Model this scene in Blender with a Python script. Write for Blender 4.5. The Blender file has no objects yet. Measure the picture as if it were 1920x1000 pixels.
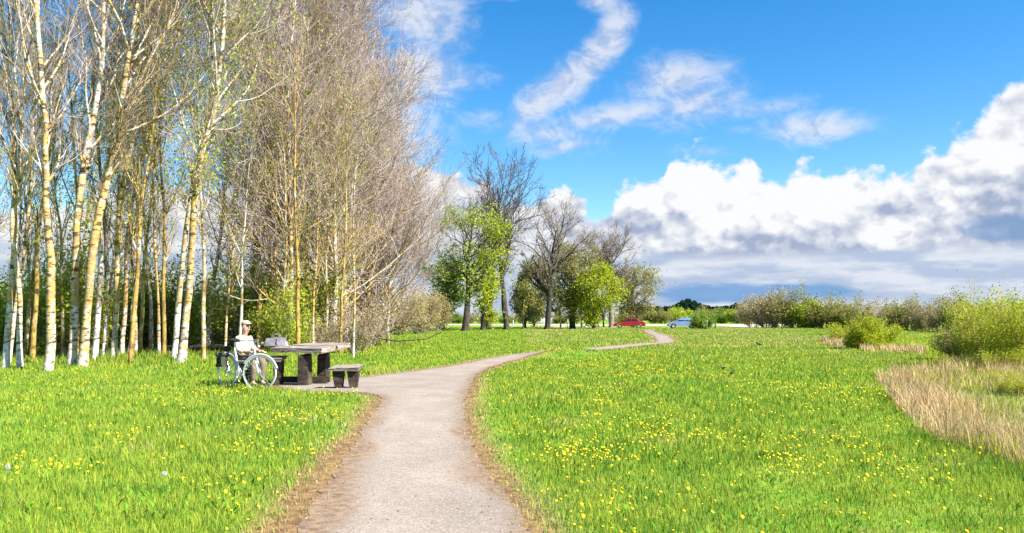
import bpy, bmesh, math, random
import numpy as np
from mathutils import Vector, Matrix
from mathutils.geometry import delaunay_2d_cdt

R = math.radians
S = bpy.context.scene
COL = S.collection
RES = (1024, 533)

# ------------------------------------------------------------------ camera
CAMZ = 1.4
F = 1500.0                      # focal length in pixels of the 1920 px wide photo
HOR = 598.0                     # horizon row in the photo
TH = math.atan((HOR - 500) / F)
cd = bpy.data.cameras.new("camera")
cam = bpy.data.objects.new("camera", cd)
COL.objects.link(cam)
cd.sensor_width = 36
cd.lens = 36 * F / 1920
cd.clip_start = 0.05
cd.clip_end = 6000
cam.location = (0, 0, CAMZ)
cam.rotation_euler = (math.pi / 2 + TH, 0, 0)
S.camera = cam
S.render.resolution_x, S.render.resolution_y = RES
S.view_settings.view_transform = 'Standard'
S.view_settings.look = 'None'
S.view_settings.exposure = 1.5
S.view_settings.gamma = 1
EXPO = 2 ** 1.5

def ray(px, py):
    u = (px - 960) / F; v = (500 - py) / F
    return (u, math.cos(TH) - v * math.sin(TH), math.sin(TH) + v * math.cos(TH))
def gp(px, py, z=0.0):          # photo pixel -> point on the plane z
    x, y, zz = ray(px, py)
    t = (z - CAMZ) / zz
    return (x * t, y * t)
def at(px, py, Y):              # photo pixel -> point at depth Y
    x, y, zz = ray(px, py)
    t = Y / y
    return Vector((x * t, Y, CAMZ + zz * t))

# ------------------------------------------------------------------ node helpers
class NT:
    dims = '3D'
    def __init__(s, tree): s.t = tree
    def node(s, typ, **kw):
        n = s.t.nodes.new(typ)
        for k, v in kw.items(): setattr(n, k, v)
        return n
    def link(s, a, b): s.t.links.new(a, b)
    def put(s, sock, v):
        if isinstance(v, E): s.link(v.s, sock)
        elif isinstance(v, bpy.types.NodeSocket): s.link(v, sock)
        elif v is not None: sock.default_value = v
    def m(s, op, a, b=None, c=None, clamp=False):
        n = s.node('ShaderNodeMath', operation=op, use_clamp=clamp)
        s.put(n.inputs[0], a)
        if b is not None: s.put(n.inputs[1], b)
        if c is not None: s.put(n.inputs[2], c)
        return E(s, n.outputs[0])
    def comb(s, x, y, z):
        n = s.node('ShaderNodeCombineXYZ')
        for i, v in enumerate((x, y, z)): s.put(n.inputs[i], v)
        return E(s, n.outputs[0])
    def noise(s, vec, scale, detail=3, rough=.5, dist=0.0, out=0):
        n = s.node('ShaderNodeTexNoise', noise_dimensions=s.dims)
        if vec is not None: s.put(n.inputs['Vector'], vec)
        n.inputs['Scale'].default_value = scale
        n.inputs['Detail'].default_value = detail
        n.inputs['Roughness'].default_value = rough
        n.inputs['Distortion'].default_value = dist
        return E(s, n.outputs[out])
    def vor(s, vec, scale, feature='F1', rand=1.0, detail=0.0, out='Distance'):
        n = s.node('ShaderNodeTexVoronoi', feature=feature, voronoi_dimensions=s.dims)
        if vec is not None: s.put(n.inputs['Vector'], vec)
        n.inputs['Scale'].default_value = scale
        if 'Detail' in n.inputs: n.inputs['Detail'].default_value = detail
        n.inputs['Randomness'].default_value = rand
        return E(s, n.outputs[out])
    def ss(s, x, a, b):          # smoothstep
        n = s.node('ShaderNodeMapRange', interpolation_type='SMOOTHSTEP')
        s.put(n.inputs[0], x); s.put(n.inputs[1], a); s.put(n.inputs[2], b)
        return E(s, n.outputs[0])
    def mix(s, f, a, b, mode='MIX'):
        n = s.node('ShaderNodeMix', data_type='RGBA', blend_type=mode)
        s.put(n.inputs[0], f); s.put(n.inputs[6], a); s.put(n.inputs[7], b)
        return E(s, n.outputs[2])
class E:
    def __init__(s, nt, sock): s.nt = nt; s.s = sock
    def __add__(a, b): return a.nt.m('ADD', a, b)
    def __sub__(a, b): return a.nt.m('SUBTRACT', a, b)
    def __rsub__(a, b): return a.nt.m('SUBTRACT', b, a)
    def __mul__(a, b): return a.nt.m('MULTIPLY', a, b)
    __radd__ = __add__; __rmul__ = __mul__
    def __truediv__(a, b): return a.nt.m('DIVIDE', a, b)
def rgb(r, g, b): return (r, g, b, 1)
def srgb(r, g, b, k=1.0):
    f = lambda c: ((c / 255 + .055) / 1.055) ** 2.4 if c > 10 else c / 255 / 12.92
    return (f(r) * k, f(g) * k, f(b) * k, 1)

# ------------------------------------------------------------------ sun and sky
SUN_AZ = R(118)      # clockwise from +Y (the view direction): from the right, slightly behind
SUN_EL = R(44)
sl = bpy.data.lights.new("sun", 'SUN'); sl.energy = 4.8; sl.angle = R(.5); sl.color = (1, .95, .86)
so = bpy.data.objects.new("sun", sl); COL.objects.link(so)
sdir = Vector((math.sin(SUN_AZ) * math.cos(SUN_EL), math.cos(SUN_AZ) * math.cos(SUN_EL), math.sin(SUN_EL)))
so.rotation_euler = sdir.to_track_quat('Z', 'Y').to_euler()
so.location = (20, -10, 30)

W = bpy.data.worlds.new("World"); S.world = W; W.use_nodes = True
W.node_tree.nodes.clear()
w = NT(W.node_tree); w.dims = '2D'
SKYS = 0.12
sky = w.node('ShaderNodeTexSky', sky_type='NISHITA', sun_disc=False, sun_elevation=SUN_EL, sun_rotation=SUN_AZ)
sky.air_density = 1.0; sky.dust_density = 0.25; sky.ozone_density = 2.5
hs = w.node('ShaderNodeHueSaturation'); hs.inputs['Saturation'].default_value = 1.42; hs.inputs['Value'].default_value = .64; hs.inputs['Hue'].default_value = .500
w.link(sky.outputs[0], hs.inputs['Color'])
tc = w.node('ShaderNodeTexCoord')
sx = w.node('ShaderNodeSeparateXYZ'); w.link(tc.outputs['Generated'], sx.inputs[0])
X, Y, Z = [E(w, o) for o in sx.outputs]
DEG = 57.29578
az = w.m('ARCTAN2', X, Y) * DEG
el = w.m('ARCSINE', Z) * DEG
dirv = E(w, tc.outputs['Generated'])
def azel(px, py):
    v = Vector(ray(px, py)).normalized()
    return math.degrees(math.atan2(v.x, v.y)), math.degrees(math.asin(v.z))
p = w.comb(az, el * 1.25, 0.0)
# cumulus bank: upper outline as a curve over azimuth
def curve_node(inp, pts, lo=-60, hi=60, ymax=45):
    n = w.node('ShaderNodeFloatCurve')
    w.put(n.inputs['Value'], w.m('ADD', w.m('DIVIDE', inp, hi - lo), -lo / (hi - lo), clamp=True))
    c = n.mapping.curves[0]
    P = [( (a - lo) / (hi - lo), max(0, e / ymax)) for a, e in pts]
    P = [(0, P[0][1])] + P + [(1, P[-1][1])]
    c.points[0].location = P[0]; c.points[1].location = P[-1]
    for q in P[1:-1]: c.points.new(*q)
    for q in c.points: q.handle_type = 'AUTO_CLAMPED'
    n.mapping.update()
    return E(w, n.outputs[0]) * float(ymax)
top_px = [(60, 380), (300, 330), (600, 360), (740, 300), (790, 290), (830, 300), (860, 320), (900, 345), (960, 365), (1000, 375), (1030, 350), (1070, 342), (1095, 372), (1110, 395),
          (1145, 378), (1165, 350), (1200, 330), (1235, 335), (1255, 285), (1290, 272), (1345, 278), (1372, 306), (1400, 293), (1440, 316), (1500, 300), (1560, 296), (1600, 288),
          (1625, 316), (1680, 330), (1710, 315), (1730, 275), (1780, 245), (1830, 210), (1870, 170), (1900, 145), (1940, 120), (2040, 90), (2200, 160)]
top = curve_node(az, [azel(*q) for q in top_px])
bill = w.vor(p, .42, 'SMOOTH_F1', detail=2.5)
n1 = w.noise(p, .30, 6, .6)
n2 = w.noise(p, 1.1, 5, .62)
edge = (top - el) + (n1 - .5) * 2.2 + (0.45 - bill) * 1.5 + (n2 - .5) * 1.4
cum = w.ss(edge, -.15, .75)
# relief lighting of the cumulus (lit from the right and above)
poff = w.comb(az + 1.3, el * 1.25 + 1.5, 0.0)
r1 = w.noise(p, .17, 4, .5, .5); r2 = w.noise(poff, .17, 4, .5, .5)
billb = w.vor(poff, .42, 'SMOOTH_F1', detail=1.0)
relief = ((r1 - r2) * 1.5 + (billb - bill) * .55)
depth = top - el
# broad grey underside: grows with depth below the outline and towards the horizon
bigp = w.comb(az + 31.0, el * 1.9, 0.0)
nb = w.noise(bigp, .115, 4, .55)
body = w.ss(depth + (nb - .5) * 9.0 + (n1 - .5) * 4.0, 2.4, 9.5)
cpos = w.comb(az + (n1 - .5) * 5.0 + (n2 - .5) * 1.6, el + (r1 - .5) * 2.6 + (n2 - .5) * 1.4, 0.0)
bias = None
for (cx, cy, a, b, t, s_) in [(1290, 330, 75, 45, 0, .5), (1400, 365, 130, 60, 0, .5), (1580, 345, 110, 48, -8, .5), (1490, 425, 38, 60, -30, .6), (1650, 440, 90, 26, 0, .45), (1245, 465, 40, 16, 8, .5), (1850, 290, 90, 45, 25, .45), (1180, 365, 40, 22, 0, .4), (1900, 520, 80, 16, 0, .3), (1330, 420, 60, 20, 10, .3),
                             (1430, 455, 110, 26, 6, -.45), (1590, 480, 130, 20, 2, -.4), (1340, 480, 90, 22, 4, -.35), (1640, 395, 90, 24, 3, -.4), (1790, 405, 110, 26, 0, -.25), (1850, 345, 60, 25, 0, -.12), (1880, 240, 70, 40, 30, -.12), (1780, 320, 60, 26, 20, -.12), (1800, 370, 70, 20, 0, .3), (1700, 420, 60, 18, 0, .2), (1200, 420, 90, 24, 0, -.3), (1270, 375, 30, 30, 0, -.15)]:
    a0, e0 = azel(cx, cy)
    mp = w.node('ShaderNodeMapping', vector_type='TEXTURE'); w.link(cpos.s, mp.inputs[0])
    mp.inputs['Location'].default_value = (a0, e0, 0); mp.inputs['Rotation'].default_value = (0, 0, R(t))
    mp.inputs['Scale'].default_value = (a / F * DEG * 1.5, b / F * DEG * 1.5, 1)
    gr = w.node('ShaderNodeTexGradient', gradient_type='SPHERICAL'); w.link(mp.outputs[0], gr.inputs[0])
    g = E(w, gr.outputs['Fac']) * s_
    bias = g if bias is None else bias + g
rim = w.ss(depth, 3.0, .4)
b3 = w.vor(w.comb(az + (n2 - .5) * 1.2, el * 1.25 + (n1 - .5), 0.0), .85, 'SMOOTH_F1', detail=1.5)
b4 = w.vor(w.comb(az + .35 + (n2 - .5) * 1.2, el * 1.25 + .5 + (n1 - .5), 0.0), .85, 'SMOOTH_F1', detail=1.5)
lit = w.m('ADD', relief * .7 + (b4 - b3) * .62 + .66 + bias * 1.3 + rim * .28 - body * .36, 0.0, clamp=True)
WH = 1.02 / EXPO / SKYS
cw = srgb(250, 251, 253, WH); cg = srgb(166, 180, 208, WH * 1.0)
ccol = w.mix(lit, cg, cw)
# layered stratus above the horizon
sp = w.comb(az * .35 + 17.0, el * 1.6, 0.0)
ns = w.noise(sp, .55, 5, .55)
strat = w.ss(el + (ns - .5) * 1.2, 4.9, 3.9)
scol = w.mix(w.ss(ns, .36, .66), srgb(184, 200, 226, WH), srgb(226, 232, 243, WH))
# deep blue rain-grey gap just above the horizon
bpx = azel(1400, 550)
gx = (az - bpx[0]) / 7.0; gy = (el - bpx[1]) / .85
gap = w.ss(gx * gx + gy * gy + (ns - .5) * 1.4, 1.15, .35)
scol = w.mix(gap * .85, scol, srgb(112, 164, 218, WH))
bpx = azel(1905, 425)
gx = (az - bpx[0]) / 3.6; gy = (el - bpx[1]) / .95
gap2 = w.ss(gx * gx + gy * gy + (n1 - .5) * 1.2, 1.1, .4)
ccol = w.mix(gap2 * .75, ccol, srgb(125, 160, 205, WH))
# thin high clouds: soft ellipses (pixel centre, half sizes, tilt, strength)
wis = [(1268, 150, 95, 42, -4, .85), (1330, 150, 45, 30, 0, .5), (1300, 195, 110, 42, 4, .75), (1145, 70, 62, 30, 62, 1.0), (1110, 115, 70, 30, 50, .95), (1060, 155, 80, 34, 38, .95), (1005, 195, 70, 34, 45, .9), (1150, 218, 160, 26, 8, .75),
       (1020, 250, 110, 34, -12, .7), (905, 222, 70, 18, 4, .55), (1060, 275, 66, 15, 10, .8), (1430, 205, 110, 16, 3, .6), (1525, 240, 85, 28, -4, .85), (1430, 248, 110, 16, -8, .45),
       (1130, 5, 50, 22, -15, .7), (870, 150, 75, 24, 8, .6), (785, 25, 95, 55, -12, .95), (800, 140, 60, 60, 0, 1.0), (700, 230, 120, 90, 0, .9), (560, 120, 110, 80, 0, .8), (960, -6, 160, 10, 0, .4), (1310, 282, 70, 14, -5, .5), (100, 130, 240, 30, 5, .5), (400, 60, 200, 30, 5, .5), (330, 240, 240, 60, 5, .6)]
wd = None
ae = w.comb(az, el, 0.0)
wp = w.comb(az * .8 + 53.0, el * 1.3, 0.0)
nw = w.noise(wp, .33, 6, .62, .6)
nw2 = w.noise(wp, 1.1, 4, .6, .3)
for (cx, cy, a, b, t, s_) in wis:
    a0, e0 = azel(cx, cy)
    mp = w.node('ShaderNodeMapping', vector_type='TEXTURE'); w.link(ae.s, mp.inputs[0])
    mp.inputs['Location'].default_value = (a0, e0, 0); mp.inputs['Rotation'].default_value = (0, 0, R(t))
    mp.inputs['Scale'].default_value = (a / F * DEG * 1.9, b / F * DEG * 1.9, 1)
    gr = w.node('ShaderNodeTexGradient', gradient_type='SPHERICAL'); w.link(mp.outputs[0], gr.inputs[0])
    g = E(w, gr.outputs['Fac']) * (s_ * 1.12)
    wd = g if wd is None else w.m('MAXIMUM', wd, g)
wisp = w.ss(wd + (nw - .5) * .62 + (nw2 - .5) * .24, .22, .95) * .8
wcol = w.mix(w.ss(nw + (nw2 - .5) * .5, .35, .62), srgb(190, 204, 232, WH), srgb(236, 238, 246, WH))
base = E(w, hs.outputs[0])
c1 = w.mix(wisp, base, wcol)
c2 = w.mix(cum, c1, ccol)
c3 = w.mix(strat, c2, scol)
below = w.ss(el, -.2, -2.0)
c3 = w.mix(below, c3, srgb(120, 140, 130, WH * .5))
bg = w.node('ShaderNodeBackground'); w.link(c3.s, bg.inputs[0]); bg.inputs[1].default_value = SKYS
wo = w.node('ShaderNodeOutputWorld'); w.link(bg.outputs[0], wo.inputs[0])
W.cycles.sampling_method = 'MANUAL'; W.cycles.sample_map_resolution = 256

# ------------------------------------------------------------------ materials
MATS = {}
def mat(name, build, rough=.8, spec=.3):
    if name in MATS: return MATS[name]
    m = bpy.data.materials.new(name); m.use_nodes = True
    m.node_tree.nodes.clear()
    t = NT(m.node_tree)
    b = t.node('ShaderNodeBsdfPrincipled'); b.inputs['Roughness'].default_value = rough
    b.inputs['Specular IOR Level'].default_value = spec
    o = t.node('ShaderNodeOutputMaterial'); t.link(b.outputs[0], o.inputs[0])
    build(t, b)
    MATS[name] = m
    return m
def obc(t):
    n = t.node('ShaderNodeTexCoord'); return E(t, n.outputs['Object'])
def geo(t, name='Position'):
    n = t.node('ShaderNodeNewGeometry'); return E(t, n.outputs[name])
def bump(t, b, h, strength=.4, dist=.02):
    n = t.node('ShaderNodeBump'); n.inputs['Strength'].default_value = strength; n.inputs['Distance'].default_value = dist
    t.put(n.inputs['Height'], h); t.link(n.outputs[0], b.inputs['Normal'])
def bc(t, b, c): t.put(b.inputs['Base Color'], c)
def plain(name, col, rough=.6, metal=0, var=.12, scale=14, spec=.4):
    def f(t, b):
        n = t.noise(obc(t), scale, 4, .6)
        dark = tuple(c * (1 - var * 2) for c in col[:3]) + (1,)
        bc(t, b, t.mix(t.ss(n, .3, .7), dark, col))
        b.inputs['Metallic'].default_value = metal
        r = n * .25 + (rough - .12); t.put(b.inputs['Roughness'], r)
        bump(t, b, n, .12, .004)
    return mat(name, f, rough, spec)

def leafmat(name, c1, c2, trans=.45, seedscale=.6):
    m = bpy.data.materials.new(name); m.use_nodes = True; m.node_tree.nodes.clear()
    t = NT(m.node_tree)
    rnd = geo(t, 'Random Per Island')
    pos = geo(t)
    n = t.noise(pos, seedscale, 2, .5)
    col = t.mix(rnd, rgb(*c1), rgb(*c2))
    hsn = t.node('ShaderNodeHueSaturation')
    t.put(hsn.inputs['Value'], (n - .5) * .9 + 1.0)
    t.link(col.s, hsn.inputs['Color'])
    d = t.node('ShaderNodeBsdfDiffuse'); t.link(hsn.outputs[0], d.inputs[0])
    tr = t.node('ShaderNodeBsdfTranslucent'); t.link(hsn.outputs[0], tr.inputs[0])
    mx = t.node('ShaderNodeMixShader'); mx.inputs[0].default_value = trans
    t.link(d.outputs[0], mx.inputs[1]); t.link(tr.outputs[0], mx.inputs[2])
    o = t.node('ShaderNodeOutputMaterial'); t.link(mx.outputs[0], o.inputs[0])
    return m

def birch(t, b):
    c = obc(t)
    sxn = t.node('ShaderNodeSeparateXYZ'); t.link(c.s, sxn.inputs[0])
    z = E(t, sxn.outputs[2])
    oi = t.node('ShaderNodeObjectInfo'); rn = E(t, oi.outputs['Random'])
    stretch = t.node('ShaderNodeMapping'); t.link(c.s, stretch.inputs[0]); stretch.inputs['Scale'].default_value = (1, 1, 3.2)
    marks = t.noise(E(t, stretch.outputs[0]), 3.2, 4, .65)
    blot = t.noise(c, 3.0, 5, .65)
    white = t.mix(t.ss(t.noise(c, 7, 5, .7), .35, .65), rgb(.36, .33, .30), rgb(.76, .72, .67))
    lich = t.ss(t.noise(c, 4.2, 6, .8) + (t.ss(z, .3, 2.2) * .085) - (t.ss(z, 4.5, 9.0) * .07) + (rn - .5) * .12, .49, .60)
    yel = t.mix(t.ss(blot, .35, .65), rgb(.30, .15, .018), rgb(.58, .36, .045))
    col = t.mix(lich * .85, white, yel)
    dk = t.ss(marks + (blot - .5) * .7, .53, .61)
    col = t.mix(dk * .9, col, rgb(.035, .028, .022))
    scar = t.ss(t.noise(c, 2.0, 6, .8), .60, .66)
    col = t.mix(scar * .85, col, rgb(.10, .07, .045))
    bc(t, b, col)
    bump(t, b, marks, .5, .02)
BIRCH = mat('pale_bark', birch, .85)
def barkf(c1, c2):
    def f(t, b):
        c = obc(t)
        mp = t.node('ShaderNodeMapping'); t.link(c.s, mp.inputs[0]); mp.inputs['Scale'].default_value = (1, 1, .25)
        n = t.noise(E(t, mp.outputs[0]), 8, 5, .65)
        bc(t, b, t.mix(t.ss(n, .35, .65), rgb(*c1), rgb(*c2))); bump(t, b, n, .8, .05)
    return f
DBARK = mat('dark_bark', barkf((.022, .018, .014), (.09, .072, .055)), .9)
GBARK = mat('grey_bark', barkf((.09, .075, .06), (.30, .25, .20)), .9)
def ochre(t, b):
    c = obc(t); oi = t.node('ShaderNodeObjectInfo'); rn = E(t, oi.outputs['Random'])
    mp = t.node('ShaderNodeMapping'); t.link(c.s, mp.inputs[0]); mp.inputs['Scale'].default_value = (1, 1, .5)
    n = t.noise(E(t, mp.outputs[0]), 5, 6, .75); n2 = t.noise(c, 2.6, 5, .7)
    col = t.mix(t.ss(n, .35, .6), rgb(.12, .075, .03), rgb(.46, .30, .07))
    col = t.mix(t.ss(n2 + (rn - .5) * .2, .50, .60), col, rgb(.52, .48, .42))
    col = t.mix(t.ss(t.noise(c, 7, 4, .7), .58, .66), col, rgb(.04, .03, .022))
    bc(t, b, col); bump(t, b, n, .8, .03)
OBARK = mat('ochre_bark', ochre, .9)
def twigf(c1, c2):
    def f(t, b):
        bc(t, b, t.mix(geo(t, 'Random Per Island'), rgb(*c1), rgb(*c2)))
    return f
TW_PALE = mat('pale_twigs', twigf((.11, .075, .065), (.62, .49, .44)), .8)
TW_YEL = mat('yellowish_twigs', twigf((.24, .16, .06), (.62, .48, .21)), .8)
TW_WARM = mat('warm_brown_twigs', twigf((.11, .075, .055), (.48, .35, .25)), .8)
TW_HEDGE = mat('olive_grey_twigs', twigf((.22, .18, .09), (.46, .40, .24)), .8)
TW_DARK = mat('dark_twigs', twigf((.04, .03, .028), (.14, .11, .095)), .8)
TW_MID = mat('brown_grey_twigs', twigf((.10, .075, .06), (.28, .22, .18)), .8)
L_FRESH = leafmat('fresh_yellow_green_leaves', (.27, .36, .03), (.50, .54, .07))
L_LIME = leafmat('lime_leaves', (.26, .35, .012), (.48, .52, .035))
L_OLIVE = leafmat('olive_leaves', (.20, .21, .05), (.38, .36, .10))
L_GREEN = leafmat('green_leaves', (.13, .23, .035), (.32, .42, .07))
L_DARK = leafmat('dark_conifer_green', (.012, .035, .022), (.035, .075, .04))
L_BROWN = leafmat('brown_buds', (.27, .21, .10), (.48, .40, .19), .3)
L_DRY = leafmat('dry_reed', (.36, .24, .11), (.76, .58, .32), .3)
L_LITTER = leafmat('leaf_litter', (.10, .06, .03), (.34, .22, .12), .2)

# ------------------------------------------------------------------ mesh helpers
def mesh_np(name, V, faces, material, attrs=None, smooth=False):
    """V (n,3); faces list of int arrays, each (m,k)"""
    me = bpy.data.meshes.new(name)
    V = np.asarray(V, np.float32)
    me.vertices.add(len(V)); me.vertices.foreach_set('co', V.ravel())
    faces = [np.asarray(f, np.int32) for f in faces if len(f)]
    nl = sum(f.size for f in faces); nf = sum(len(f) for f in faces)
    me.loops.add(nl); me.polygons.add(nf)
    me.loops.foreach_set('vertex_index', np.concatenate([f.ravel() for f in faces]))
    starts = []; o = 0
    for f in faces:
        starts.append(o + np.arange(len(f)) * f.shape[1]); o += f.size
    me.polygons.foreach_set('loop_start', np.concatenate(starts).astype(np.int32))
    if smooth: me.polygons.foreach_set('use_smooth', np.ones(nf, bool))
    me.update(calc_edges=True)
    if attrs:
        for k, a in attrs.items():
            at_ = me.attributes.new(k, 'FLOAT', 'POINT'); at_.data.foreach_set('value', np.asarray(a, np.float32))
    if material: me.materials.append(material)
    return me
def link(name, me, parent=None, loc=(0, 0, 0), rz=0):
    o = bpy.data.objects.new(name, me); COL.objects.link(o)
    o.location = loc; o.rotation_euler = (0, 0, rz)
    if parent: o.parent = parent
    return o
def thing(name, label, cat, loc=(0, 0, 0), rz=0, group=None):
    o = bpy.data.objects.new(name, None); COL.objects.link(o)
    o.location = loc; o.rotation_euler = (0, 0, rz); o.empty_display_size = .3
    return tag(o, label, cat, group)
def tag(o, label, cat, group=None):
    o['label'] = label; o['category'] = cat
    if group: o['group'] = group
    return o
def dup(root, loc, rz, label=None, sc=1.0):
    r = root.copy(); COL.objects.link(r); r.location = loc; r.rotation_euler = (0, 0, rz)
    r.scale = (sc, sc, sc)
    if label: r['label'] = label
    for ch in root.children:
        c = ch.copy(); COL.objects.link(c); c.parent = r
        for g in ch.children:
            d = g.copy(); COL.objects.link(d); d.parent = c
    return r
def norm(a): return a / np.maximum(np.linalg.norm(a, axis=-1, keepdims=True), 1e-9)
def tubes(P, Rr, k):
    """P (N,n,3) polylines, Rr (N,n) radii -> verts, quads"""
    N, n, _ = P.shape
    T = np.empty_like(P)
    T[:, 1:-1] = P[:, 2:] - P[:, :-2]; T[:, 0] = P[:, 1] - P[:, 0]; T[:, -1] = P[:, -1] - P[:, -2]
    T = norm(T)
    avg = norm(P[:, -1] - P[:, 0])
    ref = np.where(np.abs(avg[:, 2:3]) > .8, np.array([[1., .1, 0]]), np.array([[0, .1, 1.]]))[:, None, :]
    U = norm(np.cross(T, ref)); Vv = np.cross(T, U)
    a = np.arange(k) * 2 * np.pi / k
    V = P[:, :, None, :] + Rr[:, :, None, None] * (np.cos(a)[None, None, :, None] * U[:, :, None, :] + np.sin(a)[None, None, :, None] * Vv[:, :, None, :])
    idx = (np.arange(N)[:, None, None] * n + np.arange(n - 1)[None, :, None]) * k + np.arange(k)[None, None, :]
    nx = (np.arange(N)[:, None, None] * n + np.arange(n - 1)[None, :, None]) * k + (np.arange(k)[None, None, :] + 1) % k
    Q = np.stack([idx, nx, nx + k, idx + k], -1).reshape(-1, 4)
    return V.reshape(-1, 3), Q
def tube_mesh(name, groups, material, smooth=True):
    Vs, Qs, o = [], [], 0
    for P, Rr, k in groups:
        v, q = tubes(P, Rr, k); Vs.append(v); Qs.append(q + o); o += len(v)
    return mesh_np(name, np.concatenate(Vs), [np.concatenate(Qs)], material, smooth=smooth)
def growdir(rng, start, d, L, n, wander, trop):
    """vectorised random-walk branches. start (N,3) d (N,3) L (N,)"""
    N = len(start); P = np.empty((N, n, 3)); P[:, 0] = start; d = norm(d)
    st = (L / (n - 1))[:, None]
    for i in range(1, n):
        d = norm(d + rng.normal(0, wander, (N, 3)) + np.array([0, 0, trop]))
        P[:, i] = P[:, i - 1] + d * st
    return P
def children_of(rng, P, Rr, m, t0, t1, angle, aj, Lf, n, wander, trop, rfac, rmin, tip=.35, L0=None):
    N, k, _ = P.shape
    t = t0 + (t1 - t0) * (np.arange(m)[None, :] + rng.random((N, m))) / m
    s = t * (k - 1); i = np.minimum(s.astype(int), k - 2); f = (s - i)[..., None]
    r_ = np.arange(N)[:, None]
    A = P[r_, i]; B = P[r_, i + 1]
    pos = A * (1 - f) + B * f
    tan = norm(B - A)
    rad = Rr[r_, i] * (1 - f[..., 0]) + Rr[r_, i + 1] * f[..., 0]
    rv = rng.normal(0, 1, (N, m, 3)); rv -= (rv * tan).sum(-1, keepdims=True) * tan; rv = norm(rv)
    ang = angle + rng.normal(0, aj, (N, m))
    d = tan * np.cos(ang)[..., None] + rv * np.sin(ang)[..., None]
    plen = np.linalg.norm(np.diff(P, axis=1), axis=-1).sum(1)[:, None] if L0 is None else L0
    L = Lf(t, plen) * rng.uniform(.65, 1.25, (N, m))
    Q = growdir(rng, pos.reshape(-1, 3), d.reshape(-1, 3), L.ravel(), n, wander, trop)
    r0 = np.maximum(np.minimum(rad * rfac, rad * .9), rmin).ravel()
    RR = r0[:, None] * (1 - (1 - tip) * np.linspace(0, 1, n))[None, :]
    return Q, np.maximum(RR, rmin * .6)
def leaf_quads(rng, C, size, up=.3):
    N = len(C)
    a = norm(rng.normal(0, 1, (N, 3))); b = rng.normal(0, 1, (N, 3)) + np.array([0, 0, up]); b = norm(np.cross(a, b))
    s = (size * rng.uniform(.6, 1.35, N))[:, None]
    V = np.stack([C - a * s, C - b * s * .55, C + a * s, C + b * s * .55], 1).reshape(-1, 3)
    return V, np.arange(N * 4).reshape(-1, 4)
def leaf_mesh(name, V, Q, m): return mesh_np(name, V, [Q], m)

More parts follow.
